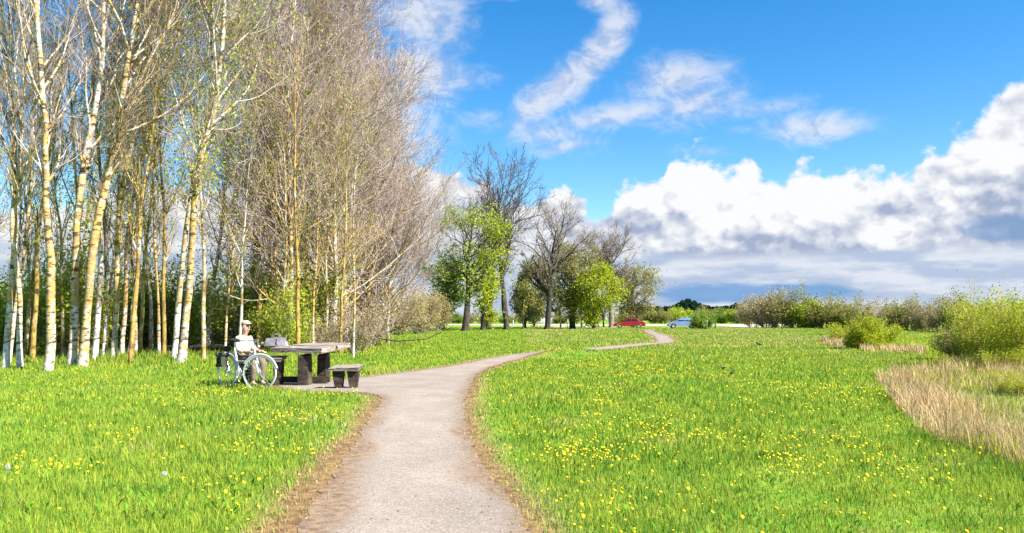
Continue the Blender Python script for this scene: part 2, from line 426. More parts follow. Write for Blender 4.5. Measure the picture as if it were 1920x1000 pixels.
def build_tree(seed, H, r0, guide=None, clear=.3, spread=3., cnt=(22, 7, 5, 3), ang=.75, trop=.12, bark=BIRCH, twig=TW_PALE,
               leaf=None, nleaf=0, lsize=.08, lspread=.25, wander=.12, top=.92, fine=.005, shape=None, tk=10, forks=0, lowleaf=None, trunk_wander=.05):
    """returns dict of meshes: trunk, branches, foliage"""
    rng = np.random.default_rng(seed)
    n0 = 22
    if guide is None:
        P0 = growdir(rng, np.zeros((1, 3)), np.array([[0, 0, 1.]]), np.array([H * top]), n0, trunk_wander, .06)
    else:
        g = np.array(guide, float)
        s = np.concatenate([[0], np.cumsum(np.linalg.norm(np.diff(g, axis=0), axis=1))]); s /= s[-1]
        ts = np.linspace(0, 1, n0)
        P0 = np.stack([np.interp(ts, s, g[:, i]) for i in range(3)], 1)
        for _ in range(2): P0[1:-1] = (P0[:-2] + 2 * P0[1:-1] + P0[2:]) / 4
        P0[1:] += np.cumsum(rng.normal(0, .022, (n0 - 1, 3)), 0) * np.array([1, 1, 0])
        P0 = P0[None]
    tt = np.linspace(0, 1, n0)
    R0 = (r0 * (1 - .86 * tt ** 1.1) + r0 * .22 * np.exp(-tt * H / .35))[None]
    R0 = R0 * (1 + np.convolve(rng.normal(0, .13, n0 + 2), [.25, .5, .25], 'valid'))[None]
    trunks = [(P0, R0, tk)]
    PA, RA = P0, R0
    if forks:
        Pf, Rf = children_of(rng, P0, R0, forks, clear * .8, clear + .25, .34, .08, lambda t, p: p * (1 - t) * .78, 14, wander * .45, trop * .8, .6, .012, tip=.07, L0=H)
        trunks.append((Pf, Rf, 7))
    shp = shape or (lambda t: np.sin(np.pi * np.clip((t - clear) / (1.08 - clear), 0, 1)) ** .6)
    P1, R1 = children_of(rng, P0, R0, cnt[0], clear, .99, ang, .15, lambda t, p: spread * shp(t) / math.sin(min(1.2, ang)) + .25, 9, wander, trop, .55, .008, tip=.12)
    L1 = [(P1, R1)]
    if forks:
        Pq, Rq = children_of(rng, Pf, Rf, max(4, cnt[0] // (forks + 1)), .2, .98, ang, .15, lambda t, p: spread * (1.05 - t) * .8 + .4, 9, wander, trop, .55, .012, tip=.12)
        L1.append((Pq, Rq))
    trunks += [(a, b, 5) for a, b in L1]
    P1 = np.concatenate([a for a, b in L1]); R1 = np.concatenate([b for a, b in L1])
    P2, R2 = children_of(rng, P1, R1, cnt[1], .12, 1., .62, .2, lambda t, p: p * .5 * (1.15 - t * .75) + .1, 6, wander * 1.2, trop, .55, fine * 1.6)
    P3, R3 = children_of(rng, P2, R2, cnt[2], .12, 1., .6, .2, lambda t, p: p * .5 * (1.15 - t * .6) + .08, 5, wander * 1.3, trop, .6, fine)
    br = [(P2, R2, 4), (P3, R3, 3)]
    tips = P3
    if cnt[3]:
        P4, R4 = children_of(rng, P3, R3, cnt[3], .15, 1., .6, .2, lambda t, p: p * .55 + .08, 3, wander * 1.3, trop, .6, fine * .8)
        br.append((P4, R4, 3)); tips = P4
    out = {'trunk': tube_mesh('trunk', trunks, bark), 'branches': tube_mesh('branches', br, twig)}
    if nleaf:
        pts = tips.reshape(-1, 3)
        if lowleaf is not None: pts = pts[lowleaf(pts, rng)]
        C = pts[rng.integers(0, len(pts), nleaf)] + rng.normal(0, lspread, (nleaf, 3))
        C = C[C[:, 2] > .15]
        v, q = leaf_quads(rng, C, lsize)
        out['foliage'] = leaf_mesh('foliage', v, q, leaf)
    return out
def place_tree(d, name, label, cat, loc, rz=0, group=None):
    t = thing(name, label, cat, loc, rz, group)
    for k, me in d.items(): link(k, me, t)
    return t
def build_shrub(seed, H, rad, stems=14, cnt=(8, 5), leaf=L_OLIVE, nleaf=6000, lsize=.06, lspread=.12, bark=GBARK, twig=TW_MID, fine=.005, trop=.10, lean=0.75, basew=.12, wander=.12, up=0):
    rng = np.random.default_rng(seed)
    a = rng.random(stems) * 2 * np.pi; tilt = rng.random(stems) ** .7 * lean
    d = np.stack([np.cos(a) * np.sin(tilt), np.sin(a) * np.sin(tilt), np.cos(tilt)], 1)
    st = np.stack([np.cos(a) * rad * basew, np.sin(a) * rad * basew, np.zeros(stems) - .03], 1)
    k = np.sqrt((np.sin(tilt) / rad * H) ** 2 + np.cos(tilt) ** 2)
    L = H * rng.uniform(.55, 1.08, stems) / np.maximum(k, .3) * .93
    P0 = growdir(rng, st, d, L, 9, wander * .6, trop * .3)
    R0 = np.maximum(.012, H * .008) * np.ones((stems, 1)) * (1 - .8 * np.linspace(0, 1, 9))[None]
    P1, R1 = children_of(rng, P0, R0, cnt[0], .12, 1., .6, .2, lambda t, p: p * .42 * (1.2 - t * .7) + .05, 6, wander, trop, .6, fine * 1.3)
    P2, R2 = children_of(rng, P1, R1, cnt[1], .1, 1., .6, .2, lambda t, p: p * .5 + .05, 4, wander, trop, .6, fine)
    out = {'stems': tube_mesh('stems', [(P0, R0, 5)], bark), 'branches': tube_mesh('branches', [(P1, R1, 3), (P2, R2, 3)], twig)}
    if nleaf:
        pts = np.concatenate([P2.reshape(-1, 3), P1[:, 2:].reshape(-1, 3)])
        C = pts[rng.integers(0, len(pts), nleaf)] + rng.normal(0, lspread, (nleaf, 3))
        C = C[C[:, 2] > .05]
        v, q = leaf_quads(rng, C, lsize)
        out['foliage'] = leaf_mesh('foliage', v, q, leaf)
    return out

# ------------------------------------------------------------------ ground, path
PL = [(545, 1000), (572, 960), (612, 900), (655, 840), (690, 790), (712, 762), (716, 748), (694, 741), (650, 738), (600, 736), (560, 733), (535, 729), (520, 722)]
PU = [(530, 714), (600, 713), (680, 706), (740, 699), (800, 691), (850, 683), (905, 673), (950, 668)]
PR = [(1000, 1000), (975, 950), (950, 915), (915, 870), (885, 825), (872, 790), (874, 755), (884, 725), (895, 703), (918, 687), (955, 676), (985, 671)]
FARC = [(1.5, 31.3), (2.6, 34.2), (3.9, 36.9), (6.4, 41.2), (8.6, 46.0), (9.7, 50.5), (11.6, 62), (14.6, 85), (17.4, 103)]
def offs(pts, w_):
    L, Rr = [], []
    for i, q in enumerate(pts):
        a = pts[max(0, i - 1)]; b = pts[min(len(pts) - 1, i + 1)]
        d = Vector((b[0] - a[0], b[1] - a[1])).normalized(); nrm = Vector((-d.y, d.x))
        L.append((q[0] + nrm.x * w_, q[1] + nrm.y * w_)); Rr.append((q[0] - nrm.x * w_, q[1] - nrm.y * w_))
    return L, Rr
fl, fr = offs(FARC, .62)
left = [(-.95, -4), (-1.35, 1.5), (-1.45, 3.6)] + [gp(*q) for q in PL] + [gp(*q) for q in PU] + fl
right = [(.55, -4), (.25, 1.5), (.18, 3.6)] + [gp(*q) for q in PR] + fr
poly = np.array(left + right[::-1])
def densify(P, step=.12):
    out = []
    for a, b in zip(P, np.roll(P, -1, 0)):
        n = max(1, int(np.linalg.norm(b - a) / max(step, .006 * (a[1] + b[1]) / 2)))
        for i in range(n): out.append(a + (b - a) * i / n)
    return np.array(out)
def smoothpoly(P, it=2):
    for _ in range(it): P = (np.roll(P, 1, 0) + 2 * P + np.roll(P, -1, 0)) / 4
    return P
rp = np.random.default_rng(5)
PB = smoothpoly(densify(poly), 3)
def inside(P, x, y):
    x = np.asarray(x); y = np.asarray(y); c = np.zeros(x.shape, bool)
    for (x1, y1), (x2, y2) in zip(P, np.roll(P, -1, 0)):
        if y1 == y2: continue
        m = ((y1 > y) != (y2 > y)) & (x < (x2 - x1) * (y - y1) / (y2 - y1) + x1)
        c ^= m
    return c
COARSE = PB[::3]
def pdist(x, y, P=COARSE):
    """signed distance to the path edge, negative inside"""
    x = np.asarray(x, float).ravel(); y = np.asarray(y, float).ravel()
    d = np.full(x.shape, 1e9)
    for a, b in zip(P, np.roll(P, -1, 0)):
        ab = b - a; l2 = max(ab @ ab, 1e-9)
        t = np.clip(((x - a[0]) * ab[0] + (y - a[1]) * ab[1]) / l2, 0, 1)
        d = np.minimum(d, (x - a[0] - t * ab[0]) ** 2 + (y - a[1] - t * ab[1]) ** 2)
    d = np.sqrt(d); d[inside(P, x, y)] *= -1
    return d
def hgt(x, y):
    x = np.asarray(x, float); y = np.asarray(y, float)
    h = .035 * np.sin(x * .5 + 1.3) * np.cos(y * .37) + .03 * np.sin(x * .23 - y * .31)
    h = h * np.clip((y - 2) / 6, 0, 1) * np.clip((90 - y) / 30, 0, 1)
    h = h + .27 * np.exp(-((x - 2.3) / 1.7) ** 2 - ((y - 30.0) / 1.3) ** 2)     # low swell that hides the bend of the path
    h = h - .03 * np.exp(-((x + .7) / 1.2) ** 2) * np.clip((14 - y) / 4, 0, 1)
    return h
def H1(x, y): return float(hgt(x, y))

def groundmat(t, b):
    pos = geo(t)
    a = t.node('ShaderNodeAttribute', attribute_name='pd'); pd = E(t, a.outputs['Fac'])
    a2 = t.node('ShaderNodeAttribute', attribute_name='reed'); reed = E(t, a2.outputs['Fac'])
    a3 = t.node('ShaderNodeAttribute', attribute_name='wood'); wood = E(t, a3.outputs['Fac'])
    n0 = t.noise(pos, .12, 4, .6); n1 = t.noise(pos, 1.1, 4, .65); n2 = t.noise(pos, 9, 4, .7); n3 = t.noise(pos, 40, 3, .7)
    g = t.mix(t.ss(n0, .35, .65), rgb(.18, .29, .035), rgb(.27, .33, .05))
    g = t.mix(t.ss(n1 + (n2 - .5) * .5, .35, .65), g, rgb(.13, .27, .018))
    sxn = t.node('ShaderNodeSeparateXYZ'); t.link(pos.s, sxn.inputs[0])
    far = t.ss(E(t, sxn.outputs[1]), 22., 60.)
    strk = t.noise(t.comb(E(t, sxn.outputs[0]) * .09, E(t, sxn.outputs[1]) * .55, 0.0), 1.0, 4, .6)
    g = t.mix(t.ss(strk, .48, .70) * far * .75, g, rgb(.30, .29, .075))
    dry = t.mix(t.ss(n2, .3, .7), rgb(.14, .075, .045), rgb(.33, .21, .09))
    e = pd + (n1 - .5) * .45 + (n2 - .5) * .22
    sxl = t.node('ShaderNodeSeparateXYZ'); t.link(pos.s, sxl.inputs[0])
    lft = t.ss(E(t, sxl.outputs[0]), -.2, -1.0) * t.ss(E(t, sxl.outputs[1]), 10., 8.)
    soil = t.ss(e - lft * .15, .42, .04)
    g = t.mix(soil, g, dry)
    g = t.mix(reed * .8, g, t.mix(t.ss(n2, .3, .7), rgb(.15, .15, .04), rgb(.36, .27, .13)))
    g = t.mix(wood * t.ss(n1, .25, .5), g, t.mix(t.ss(n2, .4, .65), rgb(.05, .035, .02), rgb(.20, .12, .065)))
    g = t.mix(t.ss(n3, .45, .75) * .35, g, rgb(.03, .05, .008))
    bc(t, b, g); bump(t, b, n2 + n3 * .6, .7, .05)
GROUND = mat('meadow_ground', groundmat, .95, .1)

REED1 = [(1640, 712), (1690, 708), (1740, 700), (1790, 690), (1850, 688), (1930, 690), (2150, 700), (2150, 960), (2010, 915), (1925, 882), (1880, 866), (1830, 850), (1790, 838), (1755, 825), (1720, 800), (1690, 775), (1668, 745)]
REED1W = np.array([gp(*q) for q in REED1])
REED2W = np.array([gp(*q) for q in [(1535, 640), (1600, 645), (1650, 655), (1735, 659), (1735, 667), (1650, 663), (1590, 655), (1545, 647)]])
WOODW = np.array([(-27, 50), (-25, 30), (-21, 25), (-16, 24.2), (-13.5, 25.5), (-11.2, 27.0), (-8.5, 29.), (-8.2, 31), (-6.2, 33), (-5, 36), (-5, 45), (-9, 50)])
def ground():
    ang = np.concatenate([np.linspace(-180, -52, 33)[:-1], np.linspace(-52, 52, 209), np.linspace(52, 180, 33)[1:-1]])
    ang = np.radians(ang)
    rr = np.concatenate([[.05, .4, .8, 1.2, 1.6], np.geomspace(2, 150, 190), np.geomspace(156, 4500, 40)])
    A, RR = np.meshgrid(ang, rr)
    x = np.sin(A) * RR; y = np.cos(A) * RR
    z = hgt(x, y)
    n, m = RR.shape
    i = np.arange(n - 1)[:, None] * m; j = np.arange(m)[None, :]; jn = (j + 1) % m
    Q = np.stack([i + j, i + jn, i + m + jn, i + m + j], -1).reshape(-1, 4)[:, ::-1]
    V = np.stack([x, y, z], -1).reshape(-1, 3)
    pd = np.clip(pdist(V[:, 0], V[:, 1]), -2, 3)
    reed = np.maximum(inside(REED1W, V[:, 0], V[:, 1]) * 1., inside(REED2W, V[:, 0], V[:, 1]) * 1.)
    wood = inside(WOODW, V[:, 0], V[:, 1]) * 1.
    c = len(V); V = np.vstack([V, [[0, 0, float(hgt(0, 0))]]])
    cap = np.stack([np.full(m, c), np.arange(m), (np.arange(m) + 1) % m], -1)[:, ::-1]
    me = mesh_np('ground', V, [Q, cap], GROUND, {'pd': np.append(pd, 0), 'reed': np.append(reed, 0), 'wood': np.append(wood, 0)}, smooth=True)
    o = link('ground', me); o['kind'] = 'structure'
ground()

def pathmat(t, b):
    pos = geo(t)
    n1 = t.noise(pos, .9, 4, .6); n2 = t.noise(pos, 14, 5, .75); n3 = t.noise(pos, 75, 3, .8)
    v = t.vor(pos, 95, 'F1'); vc = t.vor(pos, 95, 'F1', out='Color')
    a = t.node('ShaderNodeAttribute', attribute_name='pd'); pd = E(t, a.outputs['Fac'])
    c = t.mix(t.ss(n1, .3, .7), rgb(.225, .187, .152), rgb(.315, .268, .218))
    c = t.mix(t.ss(n2, .36, .64), t.mix(.5, c, rgb(.20, .15, .12)), c)
    pebble = t.node('ShaderNodeSeparateXYZ'); t.link(vc.s, pebble.inputs[0])
    c = t.mix(t.ss(E(t, pebble.outputs[0]), .6, 1.0) * .35, c, rgb(.62, .56, .50))
    c = t.mix(t.ss(E(t, pebble.outputs[1]), .78, 1.0) * .35, c, rgb(.12, .095, .08))
    sxl = t.node('ShaderNodeSeparateXYZ'); t.link(pos.s, sxl.inputs[0])
    lft = t.ss(E(t, sxl.outputs[0]), -.2, -.9) * t.ss(E(t, sxl.outputs[1]), 10., 8.)
    soil = t.ss(pd + (n1 - .5) * .7 + (n2 - .5) * .3 + lft * .15, -.30, .02)
    c = t.mix(soil * .85, c, t.mix(t.ss(n2, .35, .65), rgb(.12, .07, .04), rgb(.27, .185, .11)))
    bc(t, b, c)
    bump(t, b, n2 * .5 + n3 * .5 - v * .5, .6, .008)
PATH = mat('gravel_path', pathmat, .95, .15)
def path():
    P = PB.copy()
    P = P + rp.normal(0, 1, P.shape) * np.clip(.010 + .0012 * P[:, 1:2], 0, .06)
    ins = []
    y = -3.9; 
    while y < 104:
        st = max(.22, .012 * y)
        xs = np.arange(-7, 22, st); xs = xs + rp.uniform(-.2, .2, xs.shape) * st
        ins.append(np.stack([xs, np.full_like(xs, y) + rp.uniform(-.2, .2, xs.shape) * st], 1)); y += st
    I = np.concatenate(ins)
    I = I[inside(P, I[:, 0], I[:, 1])]; I = I[pdist(I[:, 0], I[:, 1], P[::2]) < -.05]
    pts = [Vector(q) for q in np.vstack([P, I])]
    n = len(P)
    r = delaunay_2d_cdt(pts, [], [list(range(n))], 1, 1e-5)
    V2 = np.array([(v.x, v.y) for v in r[0]])
    z = hgt(V2[:, 0], V2[:, 1]) + .004 + .0003 * np.clip(V2[:, 1], 0, 110)
    T = np.array([f for f in r[2] if len(f) == 3])
    a, b_, c = V2[T[:, 0]], V2[T[:, 1]], V2[T[:, 2]]
    cr = (b_[:, 0] - a[:, 0]) * (c[:, 1] - a[:, 1]) - (b_[:, 1] - a[:, 1]) * (c[:, 0] - a[:, 0])
    T[cr < 0] = T[cr < 0][:, ::-1]
    me = mesh_np('path', np.column_stack([V2, z]), [T], PATH, {'pd': pdist(V2[:, 0], V2[:, 1])}, smooth=True)
    o = link('path', me); o['kind'] = 'structure'
path()

# sandy road beyond the meadow
def road():
    RM = mat('sandy_road', lambda t, b: bc(t, b, t.mix(t.ss(t.noise(geo(t), .5, 4, .6), .3, .7), rgb(.50, .44, .34), rgb(.62, .57, .45))), .9)
    def strip(name, c, w_):
        L, Rr = offs(c, w_)
        V = [(a[0], a[1], .05) for a in L] + [(a[0], a[1], .05) for a in Rr]
        n = len(L); Q = [(i, i + 1, n + i + 1, n + i) for i in range(n - 1)]
        o = link(name, mesh_np(name, np.array(V), [np.array(Q)[:, ::-1]], RM)); o['kind'] = 'structure'
    strip('road', [(-60, 190), (-20, 188), (5, 178), (22, 172), (60, 185), (110, 200), (160, 205)], 13)
    strip('parking_lane', [(9, 138), (14, 119), (20, 113), (27, 111.5), (33, 112.5), (40, 122), (43, 150), (46, 168)], 3.6)
road()

# ------------------------------------------------------------------ grass
def grassmat(name, c1, c2, c3, dryc):
    m = bpy.data.materials.new(name); m.use_nodes = True; m.node_tree.nodes.clear()
    t = NT(m.node_tree)
    rnd = geo(t, 'Random Per Island'); pos = geo(t)
    a = t.node('ShaderNodeAttribute', attribute_name='dry'); dry = E(t, a.outputs['Fac'])
    n = t.noise(pos, .45, 4, .6); n2 = t.noise(pos, 2.2, 3, .6)
    c = t.mix(t.ss(n + (rnd - .5) * .35, .36, .62), rgb(*c1), rgb(*c2))
    c = t.mix(t.ss(n2 + (rnd - .5) * .3, .5, .72), c, rgb(*c3))
    r2 = t.m('FRACT', rnd * 37.7)
    c = t.mix(t.ss(r2, .62, .95) * .7, c, rgb(c2[0] * 1.45, c2[1] * 1.15, c2[2]))
    c = t.mix(t.ss(dry + (rnd - .5) * .9, .35, .75), c, rgb(*dryc))
    d = t.node('ShaderNodeBsdfDiffuse'); t.link(c.s, d.inputs[0])
    tr = t.node('ShaderNodeBsdfTranslucent'); t.link(c.s, tr.inputs[0])
    mx = t.node('ShaderNodeMixShader'); mx.inputs[0].default_value = .38
    t.link(d.outputs[0], mx.inputs[1]); t.link(tr.outputs[0], mx.inputs[2])
    o = t.node('ShaderNodeOutputMaterial'); t.link(mx.outputs[0], o.inputs[0])
    return m
GRASS = grassmat('grass_blades', (.165, .305, .035), (.33, .41, .052), (.10, .235, .032), (.52, .42, .18))
rg = np.random.default_rng(11)
def blades(name, x, y, h, wd, dry, m, lean=.45, z0=None):
    N = len(x)
    z = (hgt(x, y) if z0 is None else z0) - .01
    a = rg.random(N) * 2 * np.pi; b = rg.random(N) * 2 * np.pi
    l = rg.random(N) * lean * h * 1.3
    dx = np.cos(a) * wd / 2; dy = np.sin(a) * wd / 2
    B = np.stack([x, y, z], 1); W_ = np.stack([dx, dy, np.zeros(N)], 1); Ld = np.stack([np.cos(b) * l, np.sin(b) * l, np.zeros(N)], 1)
    up = np.stack([np.zeros(N), np.zeros(N), h], 1)
    V = np.stack([B - W_, B + W_, B + up * .55 + Ld * .3 + W_ * .8, B + up * .55 + Ld * .3 - W_ * .8, B + up * rg.uniform(.85, 1., (N, 1)) + Ld], 1).reshape(-1, 3)
    i = np.arange(N)[:, None] * 5
    Q = i + np.array([[0, 1, 2, 3]]); T = i + np.array([[3, 2, 4]])
    return mesh_np(name, V, [Q, T], m, {'dry': np.repeat(dry, 5)})
def field_noise(x, y, s, seed=0):
    r = np.random.default_rng(seed); v = np.zeros_like(x)
    for k in range(9):
        a = r.random() * 6.28; f = s * r.uniform(.6, 2.2)
        v += np.sin((x * math.cos(a) + y * math.sin(a)) * f + r.random() * 6.28)
    return v / 9 ** .5
def scatter(N, dmin, dmax, power, half=.80):
    u = rg.random(N)
    if power == 0: d = dmin * (dmax / dmin) ** u
    else: d = (dmin ** power + u * (dmax ** power - dmin ** power)) ** (1 / power)
    a = (rg.random(N) * 2 - 1) * half
    return d * np.tan(a), d
def grass():
    x, y = scatter(880000, 3.2, 125, .30, .80)
    pd = pdist(x, y)
    lf = .20 * np.clip((-x - .2) / .8, 0, 1) * np.clip((10 - y) / 2, 0, 1) * np.clip(.6 + .5 * field_noise(x, y, 2.2, 88), 0, 1)
    keep = (pd > -.04 + rg.normal(0, .05, len(x)) + .07 * field_noise(x, y, 6, 71))
    edge = np.clip((pd - lf) / .5, 0, 1)
    keep &= rg.random(len(x)) < (.16 + .84 * edge)
    keep &= ~(inside(REED1W, x, y) & (rg.random(len(x)) < .6))
    wood = inside(WOODW, x, y); keep &= ~(wood & (rg.random(len(x)) < .55))
    x, y, pd, wood = x[keep], y[keep], pd[keep], wood[keep]
    fn = field_noise(x, y, 1.1, 3); fn2 = field_noise(x, y, 3.5, 4)
    h = (.082 + .016 * fn + .012 * fn2) * (.45 + .55 * np.clip(pd / .7, 0, 1))
    h = np.clip(h, .035, .2) * rg.uniform(.6, 1.35, len(x)) * (1 + .012 * np.clip(y - 10, 0, 60))
    # the longer grass against the trees and right of the table
    tall = np.exp(-((x + 5.0 - (y - 18) * .12) / 1.3) ** 2 - ((y - 20.5) / 2.2) ** 2) * (y > 17.6)
    tall = np.maximum(tall, np.clip((y - 21.5) / 2.5, 0, 1) * (x < -7) * np.clip((40 - y) / 10, 0, 1) * .8)
    tall = np.maximum(tall, wood * .6)
    bx, by = gp(480, 740); tall = np.maximum(tall, .75 * np.exp(-((x - bx) / .9) ** 2 - ((y - by) / .55) ** 2))
    h = h * (1 + 1.9 * tall)
    wd = np.maximum(.0045, .0012 * y) * rg.uniform(.6, 1.3, len(x))
    dry = np.clip(1 - pd / .5, 0, 1) * .75 + .03 + .10 * (field_noise(x, y, .8, 9) > 1.0) + .30 * np.clip(field_noise(x, y, 2.0, 19) - .9, 0, 1)
    dry += .12 * np.clip((y - 22) / 25, 0, 1) * (x > 1) + .42 * np.clip((y - 18) / 25, 0, 1) * (x > 1) * (field_noise(x * .4, y * 1.5, .8, 21) > .2)
    o = link('grass', blades('grass', x, y, h, wd, dry, GRASS)); o['kind'] = 'stuff'
grass()
YEL = mat('dandelion_yellow', lambda t, b: bc(t, b, t.mix(geo(t, 'Random Per Island'), rgb(.80, .50, .005), rgb(.82, .66, .015))), .7)
YELG = mat('dandelion_yellow_green', lambda t, b: bc(t, b, t.mix(geo(t, 'Random Per Island'), rgb(.62, .52, .01), rgb(.75, .66, .03))), .7)
def flowers():
    # dandelion heads (domed discs) on stems, in loose drifts
    x, y = scatter(42000, 4.5, 42, .3, .62)
    fn = field_noise(x, y, 1.6, 31) + .6 * field_noise(x, y, 5, 32)
    dens = np.clip((fn - .35) * .8, 0, 1) ** 1.3
    dens = dens * np.clip((y - 5.6) / 2.2, .18, 1)
    dens = np.where(x > -.2, dens * 1.6 + .10, dens * .85 + .04)
    drift = np.zeros(len(x))
    for (px, py, s_, k) in [(1090, 850, .32, 1.0), (1135, 865, .22, .9), (250, 835, .25, .5), (1240, 950, .12, .3), (110, 905, .22, .5), (460, 850, .15, .6), (1310, 815, .4, .4), (30, 770, .25, .6), (1330, 955, .1, .3), (1150, 800, .5, .5), (1560, 740, 1.2, .5), (380, 745, .6, .35), (660, 668, .9, .6), (1170, 690, 1.5, .5), (400, 925, .2, .5)]:
        gx, gy = gp(px, py)
        drift = np.maximum(drift, k * .9 * np.exp(-((x - gx) / s_) ** 2 - ((y - gy) / (s_ * 1.6)) ** 2))
    keep = rg.random(len(x)) < dens * .34 + drift * .8
    x, y = x[keep], y[keep]
    pd = pdist(x, y); k = (pd > .22) & ~inside(REED1W, x, y) & ~inside(WOODW, x, y); x, y = x[k], y[k]
    N = len(x); h = rg.uniform(.07, .135, N) * (1 + .01 * np.clip(y - 10, 0, 40))
    r_ = rg.uniform(.008, .018, N) * (1 + .012 * np.clip(y - 6, 0, 40))
    z = hgt(x, y) + h
    k = 8; a = np.arange(k) * 2 * np.pi / k
    tx = rg.normal(0, .3, N); ty = rg.normal(0, .3, N)
    ring = np.stack([np.cos(a), np.sin(a)], 1)
    Vs = []
    for (rad, dz) in ((.55, -.35), (1., 0), (.6, .42)):
        px_ = x[:, None] + ring[None, :, 0] * r_[:, None] * rad; py_ = y[:, None] + ring[None, :, 1] * r_[:, None] * rad
        pz = z[:, None] + dz * r_[:, None] + (ring[None, :, 0] * tx[:, None] + ring[None, :, 1] * ty[:, None]) * r_[:, None] * rad
        Vs.append(np.stack([px_, py_, pz], -1))
    V = np.concatenate(Vs + [np.stack([x, y, z + .5 * r_], -1)[:, None]], 1)      # 25 verts
    M = 3 * k + 1; i = np.arange(N)[:, None] * M
    q = []
    for s_ in (0, 1):
        for j in range(k): q.append([s_ * k + j, s_ * k + (j + 1) % k, (s_ + 1) * k + (j + 1) % k, (s_ + 1) * k + j])
    T = np.array([[2 * k + j, 2 * k + (j + 1) % k, 3 * k] for j in range(k)])
    Q = (i[:, None] + np.array(q)[None]).reshape(-1, 4); T = (i[:, None] + T[None]).reshape(-1, 3)
    o = link('dandelion_flowers', mesh_np('dandelion_flowers', V.reshape(-1, 3), [Q, T], YEL)); o['kind'] = 'stuff'
flowers()

def leafy_ground():
    # rosettes of broad weed leaves low in the grass
    x, y = scatter(7000, 4.2, 34, .2, .66)
    k = (field_noise(x, y, 2.5, 77) > .35) & (pdist(x, y) > .2) & ~inside(REED1W, x, y)
    x, y = x[k], y[k]; N = len(x)
    a = rg.random(N) * 6.283; L = rg.uniform(.03, .075, N) * (1 + .01 * y); wd = L * .15
    z = hgt(x, y)
    dx, dy = np.cos(a), np.sin(a)
    B = np.stack([x, y, z + .01], 1)
    tip = B + np.stack([dx * L, dy * L, rg.uniform(.03, .09, N)], 1)
    mid = (B + tip) / 2 + np.array([0, 0, .015]); s = np.stack([-dy * wd, dx * wd, np.zeros(N)], 1)
    V = np.stack([B, mid + s, tip, mid - s], 1).reshape(-1, 3)
    o = link('weed_leaves', mesh_np('weed_leaves', V, [np.arange(N * 4).reshape(-1, 4)], leafmat('weed_green', (.09, .25, .02), (.17, .34, .035), .3, 1.))); o['kind'] = 'stuff'
leafy_ground()

def litter():
    # small stones, dead leaves and bits of twig lying on and beside the path
    N = 5200; x, y = scatter(N, 3.5, 30, .5, .45)
    pd = pdist(x, y); k = (pd < .35) & (rg.random(N) < np.where(pd > -.35, .9, .25)); x, y = x[k], y[k]; N = len(x)
    C = np.stack([x, y, hgt(x, y) + .010 + .0003 * y], 1)
    s = rg.uniform(.004, .015, N)[:, None]
    a = rg.random(N) * 6.283; b = np.stack([np.cos(a), np.sin(a), rg.normal(0, .25, N)], 1); c = np.stack([-np.sin(a), np.cos(a), rg.normal(0, .25, N)], 1)
    V = np.stack([C - b * s, C - c * s * .6, C + b * s, C + c * s * .6, C + np.array([0, 0, 1]) * s * .5], 1).reshape(-1, 3)
    i = np.arange(N)[:, None] * 5
    T = (i[:, None] + np.array([[0, 1, 4], [1, 2, 4], [2, 3, 4], [3, 0, 4]])[None]).reshape(-1, 3)
    o = link('path_litter', mesh_np('path_litter', V, [T], leafmat('pebbles_and_crumbs', (.07, .05, .035), (.40, .34, .27), 0., 3.))); o['kind'] = 'stuff'
litter()

# reeds
def reeds():
    def patch(PW, N, hmin, hmax, tanfrac):
        lo = PW.min(0); hi = PW.max(0)
        u = rg.random(N); y = lo[1] * (hi[1] / lo[1]) ** u; x = rg.uniform(lo[0], hi[0], N)
        k = inside(PW, x, y); x, y = x[k], y[k]
        fn = field_noise(x, y, 1.3, 51) + .4 * field_noise(x, y, 4, 52)
        if PW is REED1W: fn = fn + np.where(pdist(x, y, REED1W) > -1.0, .55, -.45)
        k = (fn > rg.normal(.15, .45, len(x))) | ((x < 5.2 + (y - 9) * .25) & (rg.random(len(x)) < .18) & (y < 22)); x, y, fn = x[k], y[k], fn[k]
        h = rg.uniform(hmin, hmax, len(x)) * (1 + .12 * fn); wd = np.maximum(.006, .00085 * y) * rg.uniform(.6, 1.4, len(x))
        return x, y, h, wd
    x1, y1, h1, w1 = patch(REED1W, 95000, .08, .46, .8)
    x2, y2, h2, w2 = patch(REED2W, 9000, .15, .45, .8)
    x = np.concatenate([x1, x2]); y = np.concatenate([y1, y2]); h = np.concatenate([h1, h2]); wd = np.concatenate([w1, w2])
    o = link('dry_reeds', blades('dry_reeds', x, y, h, wd, np.zeros(len(x)), L_DRY, lean=.55)); o['kind'] = 'stuff'
    x1, y1, h1, w1 = patch(REED1W, 130000, .08, .30, .8)
    k = field_noise(x1, y1, .9, 61) + np.where(pdist(x1, y1, REED1W) > -.8, -.7, .5) > rg.normal(0, .4, len(x1)); x1, y1, h1, w1 = x1[k], y1[k], h1[k], w1[k]
    x3, y3, h3, w3 = patch(np.array([gp(*q) for q in [(1650, 640), (1760, 632), (1870, 645), (1880, 690), (1790, 702), (1700, 700), (1745, 672), (1735, 660)]]), 26000, .18, .5, .8)
    x1, y1, h1, w1 = (np.concatenate(q) for q in ((x1, x3), (y1, y3), (h1, h3), (w1, w3)))
    o = link('marsh_grass', blades('marsh_grass', x1, y1, h1, w1, np.zeros(len(x1)), L_FRESH, lean=.5)); o['kind'] = 'stuff'
reeds()

